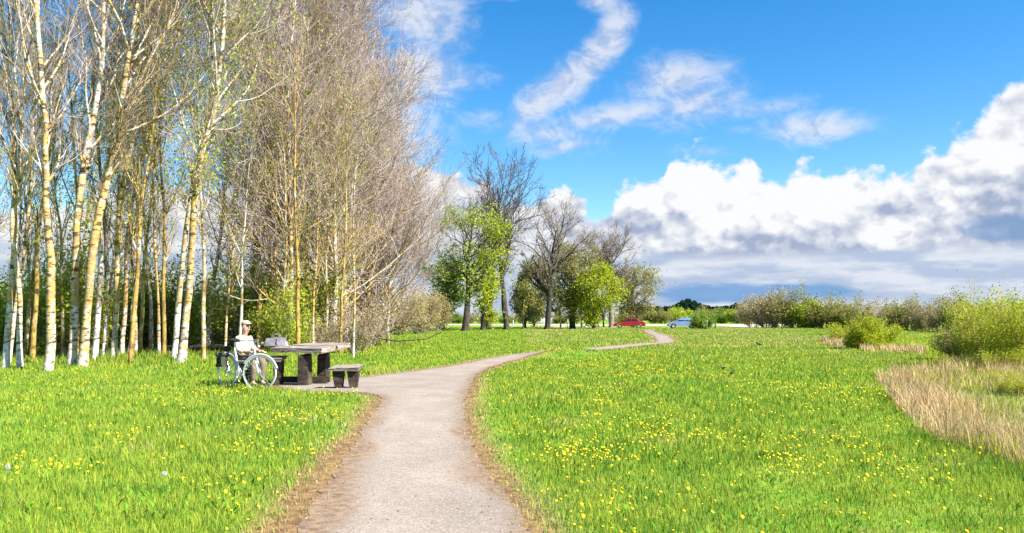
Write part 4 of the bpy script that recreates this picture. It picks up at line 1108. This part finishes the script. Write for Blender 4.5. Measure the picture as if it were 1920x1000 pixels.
# ------------------------------------------------------------------ picnic table and benches
def table():
    A = at(507, 653, 17.5); C = at(603, 658, 17.1); Dp = at(655, 640, 17.9); B = at(575, 640, 18.3)
    base = Vector(((A.x + Dp.x) / 2, 17.7, H1(-4, 17.7)))
    zt = .80
    A.z, C.z, Dp.z, B.z = .775, .755, .86, .845
    t = thing('picnic_table', 'heavy weathered timber picnic table beside the path, the bicycle at its left end', 'table', tuple(base))
    q = [p_ - base for p_ in (A, C, Dp, B)]
    lo = [p_ - Vector((0, 0, .095)) for p_ in q]
    # two planks side by side
    m1 = [q[0].lerp(q[3], .49), q[1].lerp(q[2], .49)]; m2 = [q[0].lerp(q[3], .51), q[1].lerp(q[2], .51)]
    dz = Vector((0, 0, .095))
    MB().hexa([q[0], q[1], m1[1], m1[0]], [lo[0], lo[1], m1[1] - dz, m1[0] - dz], sub=3, jit=.006, seed=1).build('tabletop', WOODT, t)
    e = Vector((.03, .02, .008))
    MB().hexa([m2[0] + e, m2[1] + e, q[2] + e, q[3] + e], [m2[0] - dz + e, m2[1] - dz + e, lo[2] + e, lo[3] + e], sub=3, jit=.006, seed=2).build('tabletop', WOODT, t)
    for (x0, x1, yb, D, zb) in ((561, 577, 722, 17.35, -.02), (597, 611, 714, 17.95, -.02)):
        a = at(x0, 665, D) - base; b_ = at(x1, 665, D) - base
        h = .70; 
        bot = [Vector((a.x, a.y - .10, zb - .05)), Vector((b_.x + .03, a.y - .08, zb - .05)), Vector((b_.x + .05, a.y + .20, zb - .05)), Vector((a.x + .02, a.y + .18, zb - .05))]
        top = [v + Vector((0, 0, .70 if i < 2 else .73)) for i, v in enumerate(bot)]
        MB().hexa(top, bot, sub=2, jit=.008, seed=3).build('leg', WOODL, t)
    a = at(530, 712, 17.7) - base; b_ = at(618, 712, 17.7) - base
    MB().box(((a.x + b_.x) / 2, .0, .10), (b_.x - a.x, .12, .12), None, .015).build('stretcher', WOODL, t)
table()
def bench(pxl, pxr, ytop, D, label, width=.30, yb=None, rot=0, legs=((.2, .18), (.75, .16))):
    a = at(pxl, ytop, D); b_ = at(pxr, ytop, D)
    base = Vector(((a.x + b_.x) / 2, D, H1((a.x + b_.x) / 2, D))); L = b_.x - a.x; h = a.z - base.z
    t = thing('bench', label, 'bench', tuple(base), rot, 'timber benches of the picnic place')
    MB().hexa([(-L / 2, -width / 2, h), (L / 2, -width / 2 - .02, h + .02), (L / 2 + .03, width / 2, h + .06), (-L / 2 + .12, width / 2, h + .05)],
              [(-L / 2 + .03, -width / 2, h - .055), (L / 2 - .03, -width / 2, h - .05), (L / 2, width / 2, h - .01), (-L / 2 + .14, width / 2, h - .02)], sub=3, jit=.005, seed=5).build('seat', WOODT, t)
    for f, wd in legs:
        x = -L / 2 + f * L
        MB().hexa([(x - wd * .85, -.10, h - .05), (x + wd * .8, -.10, h - .045), (x + wd * .8, .09, h - .02), (x - wd * .85, .09, h - .02)],
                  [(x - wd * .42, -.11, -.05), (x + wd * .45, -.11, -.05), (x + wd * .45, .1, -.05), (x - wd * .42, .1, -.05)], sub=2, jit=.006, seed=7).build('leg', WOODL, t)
bench(619, 676, 690, 16.3, 'small rough bench with two flared legs at the right end of the table', .34, legs=((.30, .13), (.78, .13)))
bench(452, 533, 673, 17.6, 'rough bench at the left end of the table, behind the bicycle wheel', .34, legs=((.12, .12), (.88, .12)))

# ------------------------------------------------------------------ bicycle
def bicycle():
    WHT = plain('bicycle_white_paint', rgb(.50, .50, .54), .35, 0, .05, 5, .5)
    CHR = plain('bicycle_steel', rgb(.55, .56, .58), .3, .9, .1)
    BLK = plain('bicycle_black_rubber', rgb(.02, .02, .02), .7, 0, .1); OLV = plain('pannier_canvas', rgb(.07, .075, .05), .9, 0, .2)
    RIM = plain('bicycle_pale_tyre', rgb(.50, .50, .50), .6, 0, .06)
    Rw = .34
    F0 = at(487, 694, 16.2); F0.z = Rw + H1(F0.x, F0.y) + .0
    B0 = at(426, 690, 16.95); B0.z = Rw + H1(B0.x, B0.y)
    base = Vector((F0.x, F0.y, 0)); base.z = H1(F0.x, F0.y)
    t = thing('bicycle', 'white bicycle parked in front of the seated person at the left end of the table', 'bicycle', tuple(base))
    f0 = F0 - base; b0 = B0 - base
    fw = (f0 - b0); fw.z = 0; Lw = fw.length; fw.normalize(); up = Vector((0, 0, 1)); side = fw.cross(up)
    P = lambda s_, h: b0 + fw * (s_ * Lw) + up * h       # s_ along the wheelbase, h above the hubs
    BB = P(.40, -.06); SEAT = P(.22, .50); HT = P(.82, .52); HL = P(.86, .34)
    m = MB()
    m.tube([BB, SEAT], .019, 8); m.tube([BB, P(.62, .10), HL], .022, 8); m.tube([P(.30, .22), P(.6, .24), P(.835, .45)], .018, 8)
    m.tube([HT, HL], .022, 8)
    for s_ in (-.055, .055):
        m.tube([BB + side * s_ * .6, b0 + side * s_], .010, 6); m.tube([P(.28, .34) + side * s_ * .4, b0 + side * s_], .009, 6)
    m.build('frame', WHT, t)
    # front wheel steered side-on to the camera, rear wheel in the frame plane
    for (c, U, nm) in ((f0, Vector((.99, -.12, 0)).normalized(), 'front'), (b0, fw, 'rear')):
        Nn = U.cross(up)
        wl = MB(); wl.torus(c, Rw - .018, .011, U, up, 40, 6, flat=1.3)
        w_ = wl.build('wheel', CHR, t)
        MB().torus(c, Rw, .019, U, up, 44, 8).build('tyre', RIM, w_)
        sp = MB()
        for k in range(24):
            a = k * 2 * math.pi / 24; d = U * math.cos(a) + up * math.sin(a)
            o_ = Nn * (.03 if k % 2 else -.03)
            sp.tube([c + o_ + d * .02, c + d * (Rw - .02)], .0022, 4)
        sp.build('spokes', CHR, w_)
        MB().tube([c - Nn * .055, c + Nn * .055], .022, 10).build('hub', CHR, w_)
        MB().torus(c, Rw + .034, .019, U, up, 18, 6, a0=R(15) if nm == 'front' else R(10), a1=R(150) if nm == 'front' else R(175), flat=1.4).build('mudguard', WHT, t)
    Uf = Vector((.99, -.12, 0)).normalized(); Nf = Uf.cross(up)
    m = MB()
    for s_ in (-.05, .05): m.tube([HL - Nf * s_ * .9, HL * .35 + f0 * .65 + up * .02 - Nf * s_, f0 - Nf * s_], .013, 8)
    m.build('fork', WHT, t)
    m = MB(); g = HT + up * .10; m.tube([HT, g], .014, 8)
    for s_ in (-1, 1): m.tube([g, g + Nf * .14 * s_ + up * .05 + Uf * .03, g + Nf * .27 * s_ + up * .06 - Uf * .06, g + Nf * .30 * s_ + up * .04 - Uf * .18], .011, 8)
    h = m.build('handlebar', CHR, t)
    for s_ in (-1, 1): MB().tube([g + Nf * .30 * s_ + up * .04 - Uf * .16, g + Nf * .305 * s_ + up * .035 - Uf * .27], .018, 8).build('grip', BLK, h)
    m = MB(); m.tube([SEAT, SEAT + up * .13], .013, 8, ); m.build('seat_post', CHR, t)
    rot = Matrix((fw, side, up)).transposed()
    m = MB(); m.ball(SEAT + up * .16 - fw * .03, .1, (1.35, .95, .42), rot); m.ball(SEAT + up * .16 + fw * .1, .06, (1.6, .6, .5), rot); m.build('saddle', BLK, t)
    m = MB(); m.torus(BB, .085, .006, fw, up, 24, 6); m.tube([BB - side * .06, BB + side * .06], .02, 8)
    d1 = (fw * .6 - up * .8).normalized()
    m.tube([BB + side * .07, BB + side * .07 + d1 * .17], .009, 6); m.tube([BB - side * .07, BB - side * .07 - d1 * .17], .009, 6)
    cr = m.build('crankset', CHR, t)
    MB().box(BB + side * .12 + d1 * .17, (.09, .06, .02), rot, .004).build('pedal', BLK, cr); MB().box(BB - side * .12 - d1 * .17, (.09, .06, .02), rot, .004).build('pedal', BLK, cr)
    m = MB(); zr = P(-.02, .38)
    for s_ in (-.06, .06): m.tube([P(.24, .40) + side * s_, P(-.22, .38) + side * s_], .006, 6); m.tube([P(-.14, .38) + side * s_, b0 + side * s_], .005, 6)
    for k in range(4): m.tube([P(.2 - .13 * k, .39) - side * .06, P(.2 - .13 * k, .39) + side * .06], .005, 5)
    m.build('rear_rack', CHR, t)
    # dark pannier and rolled bag on the rack
    m = MB(); m.box(P(-.02, .24) + side * .11, (.19, .08, .22), rot, .035); m.build('pannier', OLV, t)
    MB().ball(P(-.02, .47), .09, (1.5, .9, .75), rot).build('rolled_bag', BLK, t)
    # chromed lamp and basket wires on the handlebar
    MB().ball(HT + Uf * .09 + up * .02, .04, (1, 1, 1)).build('headlamp', CHR, t)
bicycle()

# grey jacket and bag on the left end of the table
def bags():
    G = plain('grey_canvas', rgb(.27, .25, .28), .9, 0, .25, 6)
    c = at(518, 641, 17.85)
    base = Vector((c.x, c.y, .80))
    m = MB(); rr = random.Random(3)
    m.hexa([(-.20, -.07, .17), (.19, -.06, .19), (.20, .05, .18), (-.19, .06, .16)], [(-.24, -.11, 0), (.24, -.10, 0), (.25, .11, 0), (-.23, .12, 0)], sub=4, jit=.007, seed=4)
    for yy in (-.05, .05): m.tube([(-.10, yy, .16), (-.07, yy, .25), (.0, yy, .27), (.07, yy, .25), (.10, yy, .17)], .009, 6)
    m.tube([(.05, -.10, .03), (.05, -.115, .10), (.06, -.07, .18)], .012, 6); m.ball((-.28, -.02, .045), .05, (1.5, 1.1, .9))
    o = m.build('bag', G, None, True, tuple(base)); tag(o, 'soft grey bag lying on the left end of the picnic table', 'bag')
    m = MB(); Bl = plain('blue_cloth', rgb(.12, .19, .32), .9, 0, .2, 6)
    c = at(497, 672, 17.0); hz = H1(c.x, c.y)
bags()

# ------------------------------------------------------------------ seated person
def person():
    SK = plain('skin', rgb(.55, .32, .23), .55, 0, .08, 12)
    SH = plain('cream_shirt', rgb(.60, .53, .40), .85, 0, .06, 9)
    TR = plain('khaki_trousers', rgb(.20, .15, .10), .9, 0, .08, 9)
    CAP = plain('peach_cap', rgb(.74, .50, .34), .8, 0, .06, 9)
    HR = plain('grey_hair', rgb(.30, .26, .23), .9, 0, .2, 30)
    SHOE = plain('dark_shoes', rgb(.04, .04, .045), .7, 0, .1)
    SOCK = plain('blue_trouser_turnup', rgb(.14, .2, .32), .9)
    c = at(455, 660, 17.35)
    zs = .50
    base = Vector((c.x, c.y, H1(c.x, c.y)))
    t = thing('person', 'person in a cream shirt and peach cap sitting on the bench behind the white bicycle', 'person', tuple(base), R(-28))
    # local frame: +x = facing, y = left, z up ; hips at origin
    V = []; Rd = []; Ed = []
    def add(p_, r_, par=None):
        V.append(p_); Rd.append(r_)
        if par is not None: Ed.append((par, len(V) - 1))
        return len(V) - 1
    hip = add((0, 0, zs + .10), (.135, .16)); wa = add((-.02, 0, zs + .26), (.11, .14), hip); ch = add((.01, 0, zs + .44), (.12, .16), wa)
    nb = add((.03, 0, zs + .57), (.07, .08), ch); nk = add((.055, 0, zs + .63), (.052, .052), nb)
    hd = add((.085, 0, zs + .70), (.085, .072), nk); h2 = add((.09, 0, zs + .78), (.098, .078), hd); h3 = add((.08, 0, zs + .85), (.075, .065), h2)
    for s_ in (-1, 1):
        sh = add((.02, .17 * s_, zs + .52), (.058, .058), ch); el_ = add((.10, .22 * s_, zs + .27), (.043, .043), sh); wr = add((.33, .17 * s_, zs + .25), (.028, .026), el_)
        pm = add((.40, .165 * s_, zs + .25), (.022, .038), wr)
        for k, (dy, L) in enumerate([(-.03, .075), (-.011, .085), (.011, .08), (.029, .065)]):
            a = add((.44, .165 * s_ + dy, zs + .245), (.010, .010), pm); a2 = add((.44 + L * .55, .165 * s_ + dy * 1.1, zs + .235), (.009, .009), a); add((.44 + L, .165 * s_ + dy * 1.1, zs + .215), (.008, .008), a2)
        th = add((.375, (.165 - .045) * s_, zs + .245), (.012, .012), wr); add((.41, (.165 - .07) * s_, zs + .235), (.010, .010), th)
        lh = add((.06, .09 * s_, zs + .08), (.095, .095), hip); kn = add((.46, .13 * s_, zs + .085), (.062, .062), lh)
        cf = add((.47, .13 * s_, zs - .12), (.055, .055), kn); an = add((.46, .13 * s_, .09), (.036, .036), cf); add((.60, .14 * s_, .045), (.038, .03), an)
    def skin(name, V, Rd, Ed, m, parent, sub=2, grow=0):
        me = bpy.data.meshes.new(name); me.from_pydata(V, Ed, []); me.materials.append(m)
        o = link(name, me, parent)
        me.skin_vertices or None
        md = o.modifiers.new('skin', 'SKIN'); md.use_smooth_shade = True
        if not me.skin_vertices:
            bm = bmesh.new(); bm.from_mesh(me); bm.verts.layers.skin.verify(); bm.to_mesh(me); bm.free()
        for i, sv in enumerate(me.skin_vertices[0].data):
            sv.radius = (Rd[i][0] + grow, Rd[i][1] + grow); sv.use_root = (i == 0)
        s2 = o.modifiers.new('sub', 'SUBSURF'); s2.levels = sub; s2.render_levels = sub
        return o
    body = skin('body', V, Rd, Ed, SK, t)
    # face details welded close to the head
    m = MB(); m.ball((.185, 0, zs + .765), .018, (1.1, .7, 1.3)); m.ball((.16, 0, zs + .715), .02, (.6, 1.2, .35))
    for s_ in (-1, 1): m.ball((.09, .078 * s_, zs + .775), .024, (.7, .4, 1.2))
    m.build('face', SK, t)
    m = MB(); [m.ball((.168, .03 * s_, zs + .79), .010) for s_ in (-1, 1)]; m.build('eyes', SHOE, t)
    m = MB(); m.ball((.065, 0, zs + .82), .098, (1.05, .86, .9)); m.build('hair', HR, t)
    m = MB(); m.ball((.075, 0, zs + .855), .100, (1.08, .88, .62)); m.ball((.165, 0, zs + .845), .07, (1.1, .9, .10)); m.build('cap', CAP, t)
    Vs = [(0, 0, zs + .11), (-.02, 0, zs + .26), (.01, 0, zs + .44), (.03, 0, zs + .55)]; Rs = [(.15, .175), (.135, .165), (.142, .185), (.085, .10)]; Es = [(0, 1), (1, 2), (2, 3)]
    for s_ in (-1, 1):
        k = len(Vs); Vs += [(.02, .175 * s_, zs + .52), (.10, .222 * s_, zs + .28), (.24, .195 * s_, zs + .262)]; Rs += [(.078, .078), (.062, .062), (.047, .047)]; Es += [(2, k), (k, k + 1), (k + 1, k + 2)]
    skin('shirt', Vs, Rs, Es, SH, t)
    Vs = [(0, 0, zs + .08)]; Rs = [(.155, .175)]; Es = []
    for s_ in (-1, 1):
        k = len(Vs); Vs += [(.08, .095 * s_, zs + .085), (.40, .128 * s_, zs + .09), (.475, .13 * s_, zs + .02), (.47, .13 * s_, zs - .16), (.46, .13 * s_, .13)]; Rs += [(.112, .112), (.088, .088), (.078, .078), (.07, .07), (.058, .058)]; Es += [(0, k), (k, k + 1), (k + 1, k + 2), (k + 2, k + 3), (k + 3, k + 4)]
    skin('trousers', Vs, Rs, Es, TR, t)
    for s_ in (-1, 1):
        MB().ball((.54, .138 * s_, .045), .06, (2.1, .8, .75)).build('shoe', SHOE, t)
person()

# ------------------------------------------------------------------ cars
def car(loc, rz, paint, label, hatch=False):
    PT = plain('car_paint_' + label.split()[0], paint, .28, .2, .03, 1, .7)
    GL = mat('car_glass', lambda t, b: bc(t, b, rgb(.03, .04, .05)), .08, .9)
    BK = plain('car_black', rgb(.02, .02, .02), .7)
    AL = plain('car_alloy', rgb(.55, .55, .56), .35, .7)
    LT = plain('car_lamp_lens', rgb(.75, .74, .7), .2); RL = plain('car_rear_lens', rgb(.45, .01, .01), .25)
    t = thing('parked_car', label, 'car', loc, rz)
    if hatch: prof = [(-2.0, .32), (-2.03, .72), (-1.85, .98), (1.05, .95), (1.85, .80), (2.0, .55), (1.98, .30)]; cab = [(-1.92, .96), (-1.55, 1.42), (-.9, 1.50), (.15, 1.48), (1.05, .95)]
    else: prof = [(-2.2, .32), (-2.22, .70), (-2.1, .92), (-1.3, .95), (.95, .92), (2.0, .76), (2.2, .55), (2.18, .30)]; cab = [(-1.55, .94), (-1.0, 1.34), (-.5, 1.42), (.25, 1.40), (1.0, .92)]
    wheels = (-1.28, 1.30)
    def arch(prof):
        out = list(prof)
        for wx in wheels[::-1]:
            out += [(wx + .38 * math.cos(a), .30 + .38 * math.sin(a)) for a in np.linspace(0, math.pi, 9)]
        return out
    o = MB().prism(arch(prof), -.84, .84).build('body', PT, t, bevel=.05)
    m = MB(); n = len(cab)
    va = [m.bm.verts.new((x, -(.80 if z < 1 else .64), z)) for x, z in cab]; vb = [m.bm.verts.new((x, (.80 if z < 1 else .64), z)) for x, z in cab]
    m.bm.faces.new(va); m.bm.faces.new(vb[::-1])
    for i in range(n): m.bm.faces.new([va[(i + 1) % n], va[i], vb[i], vb[(i + 1) % n]])
    m.build('cabin', PT, t, bevel=.04)
    for s_ in (-1, 1):
        # side windows (two), screens
        xs = [c[0] for c in cab]
        zt = 1.34 if not hatch else 1.42
        def yy(z): return s_ * (.80 - (z - .95) * (.16 / .45) + .012)
        def quad(ps): 
            m = MB(); vs = [m.bm.verts.new((x, yy(z), z)) for x, z in ps]; m.bm.faces.new(vs)
            bmesh.ops.solidify(m.bm, geom=m.bm.faces[:], thickness=.012); m.build('side_window', GL, t, False)
        quad([(cab[0][0] + .28, 1.0), (-.36, 1.0), (-.36, zt), (cab[1][0] + .12, zt - .04)])
        quad([(-.28, 1.0), (cab[-1][0] - .22, 1.0), (cab[3][0] + .02, zt - .02), (-.28, zt)])
    def scr(a, b_, name):
        m = MB(); d = Vector((b_[0] - a[0], 0, b_[1] - a[1])); nn = Vector((-d.z, 0, d.x)).normalized() * .012
        if (a[0] + b_[0]) * nn.x < 0: nn = -nn
        p_ = [(a[0] + d.x * .12, -.70, a[1] + d.z * .12), (a[0] + d.x * .12, .70, a[1] + d.z * .12), (a[0] + d.x * .9, .58, a[1] + d.z * .9), (a[0] + d.x * .9, -.58, a[1] + d.z * .9)]
        vs = [m.bm.verts.new(Vector(q) + nn) for q in p_]; m.bm.faces.new(vs); bmesh.ops.solidify(m.bm, geom=m.bm.faces[:], thickness=.01); m.build(name, GL, t, False)
    scr(cab[-1], cab[-2], 'windscreen'); scr(cab[0], cab[1], 'rear_window')
    for wx in wheels:
        for s_ in (-1, 1):
            w_ = MB().torus((wx, s_ * .74, .31), .235, .085, (1, 0, 0), (0, 0, 1), 24, 8).build('wheel', BK, t)
            MB().tube([(wx, s_ * .70, .31), (wx, s_ * .81, .31)], .19, 14).build('rim', AL, w_)
    for s_ in (-1, 1):
        MB().box((prof[-2][0] - .05, s_ * .62, .64), (.14, .30, .12), None, .03).build('headlight', LT, t)
        MB().box((prof[1][0] + .05, s_ * .66, .74), (.10, .24, .13), None, .03).build('tail_light', RL, t)
    MB().box((prof[-1][0], 0, .40), (.10, 1.5, .12), None, .03).build('bumper', BK, t)
    MB().box((prof[0][0], 0, .42), (.10, 1.5, .12), None, .03).build('bumper', BK, t)
c = at(1180, 617, 112); car((c.x, 112, .06), R(172), rgb(.36, .012, .02), 'red saloon car parked on the pale lane beyond the meadow')
c = at(1279, 617, 113); car((c.x, 113, .06), R(176), rgb(.17, .27, .44), 'blue hatchback car parked on the pale lane beside the small dark bush', True)

# dark bush and posts beside the blue car
far_bush(1314, 104, PX(38, 104) / 5.4, 3, 'small dark green bush with a dark foot right of the blue car', 'bush by the parking lane')
def posts():
    PW = plain('post_dark_wood', rgb(.05, .045, .035), .85); PWH = plain('post_pale_paint', rgb(.62, .62, .58), .7)
    for px, D, hpx, m, lab in [(1325, 103, 17, PWH, 'pale post at the right foot of the dark bush'), (1331, 105, 13, PW, 'short dark post right of the pale post'), (1340, 105, 14, PW, 'dark post furthest right beside the parking lane'), (1297, 106, 10, PW, 'low dark post between the blue car and the dark bush'),
                               (952 + 10, 128, 14, PWH, 'pale post behind the tallest bare tree'), (1064, 126, 20, PWH, 'pale post beside the olive tree trunk')]:
        h = PX(hpx, D); b_ = MB(); b_.tube([(0, 0, -.1), (0, 0, h)], [.10, .09], 8); b_.ball((0, 0, h), .1, (1, 1, .4))
        o = b_.build('post', m, None, True, ((px - 960) * D / F, D, 0)); tag(o, lab, 'post', 'posts beyond the meadow')
    # small white building glimpsed below the crowns
    WB = plain('white_plaster', rgb(.66, .66, .62), .8); RB = plain('grey_roof', rgb(.16, .15, .15), .8); GLW = plain('dark_window', rgb(.03, .04, .05), .2)
    D = 232; x = (1020 - 960) * D / F
    t = thing('house', 'small white house glimpsed below the tree crowns beyond the road', 'house', (x, D, 0))
    MB().box((0, 0, 1.1), (5.6, 4, 2.4), None, .02).build('wall', WB, t, False)
    MB().hexa([(-3, 0, 3.4), (3, 0, 3.4), (3, .05, 3.4), (-3, .05, 3.4)], [(-3, -2.3, 2.3), (3, -2.3, 2.3), (3, 2.3, 2.3), (-3, 2.3, 2.3)]).build('roof', RB, t, False)
    for xx in (-1.5, 1.4): MB().box((xx, -2.0, 1.3), (.9, .1, .9), None, .01).build('window', GLW, t, False)
posts()

# ------------------------------------------------------------------ birds
def bird(px, py, rz, s_, label, pose):
    BK = plain('black_plumage', rgb(.012, .013, .012), .5, 0, .1, 30); BE = plain('bird_bill', rgb(.25, .18, .05), .5)
    x, y = gp(px, py + 3)
    t = thing('bird', label, 'bird', (x, y, H1(x, y) + .05 * s_ + .03), R(rz), 'small black birds on the meadow')
    t.scale = (s_,) * 3
    m = MB(); rot = Matrix.Rotation(R(-pose), 3, 'Y')
    m.tube([rot @ Vector(q) for q in ((-.17, 0, .075), (-.11, 0, .08), (-.07, 0, .085), (0, 0, .09), (.05, 0, .105), (.08, 0, .13), (.10, 0, .15), (.125, 0, .152), (.14, 0, .15))], [.008, .014, .032, .045, .042, .028, .026, .022, .008], 10)
    m.build('body', BK, t)
    m = MB(); [m.ball(rot @ Vector((-.02, .036 * k, .095)), .04, (1.9, .35, .75), rot) for k in (-1, 1)]; m.build('wings', BK, t)
    m = MB(); m.tube([rot @ Vector((.135, 0, .15)), rot @ Vector((.165, 0, .143))], [.007, .002], 6); m.build('bill', BE, t)
    for k in (-1, 1):
        m = MB(); m.tube([(0, .018 * k, .06), (-.01, .018 * k, .03), (.0, .018 * k, -.045), (.02, .018 * k, -.05)], .004, 5); m.build('leg', BE, t)
bird(1357, 697, 185, .62, 'small black bird on the meadow, the left of the near pair', -12)
bird(1375, 706, 20, .62, 'small black bird with raised tail, the right of the near pair', 24)
bird(1423, 649, 170, 1.1, 'dark bird alone further back on the meadow', 5)
# white seed heads in the left grass
def clock(px, py, label):
    x, y = gp(px, py + 18); z = H1(x, y)
    WHd = leafmat('seed_down', (.6, .62, .58), (.8, .82, .8), .5); ST = plain('flower_stalk', rgb(.16, .26, .05), .7)
    t = thing('seed_head', label, 'dandelion clock', (x, y, z), 0, 'white dandelion seed heads')
    link('stalk', tube_mesh('stalk', [(np.array([[[0, 0, -.02], [.004, 0, .07], [.01, 0, .15]]]), np.array([[.0025, .0022, .002]]), 6)], ST), t)
    rng = np.random.default_rng(int(px)); d = norm(rng.normal(0, 1, (240, 3)))
    P = np.stack([d * .003, d * .019], 1) + np.array([.01, 0, .155])
    v, q = leaf_quads(rng, d * .019 + np.array([.01, 0, .155]), .0042)
    v2, q2 = tubes(P, np.full((240, 2), .0004), 3)
    link('down', mesh_np('down', np.concatenate([v, v2]), [np.concatenate([q, q2 + len(v)])], WHd), t)
clock(305, 905, 'round white seed head in the middle of the left grass'); clock(10, 897, 'white seed head at the left edge of the grass')
S.render.engine = 'CYCLES'
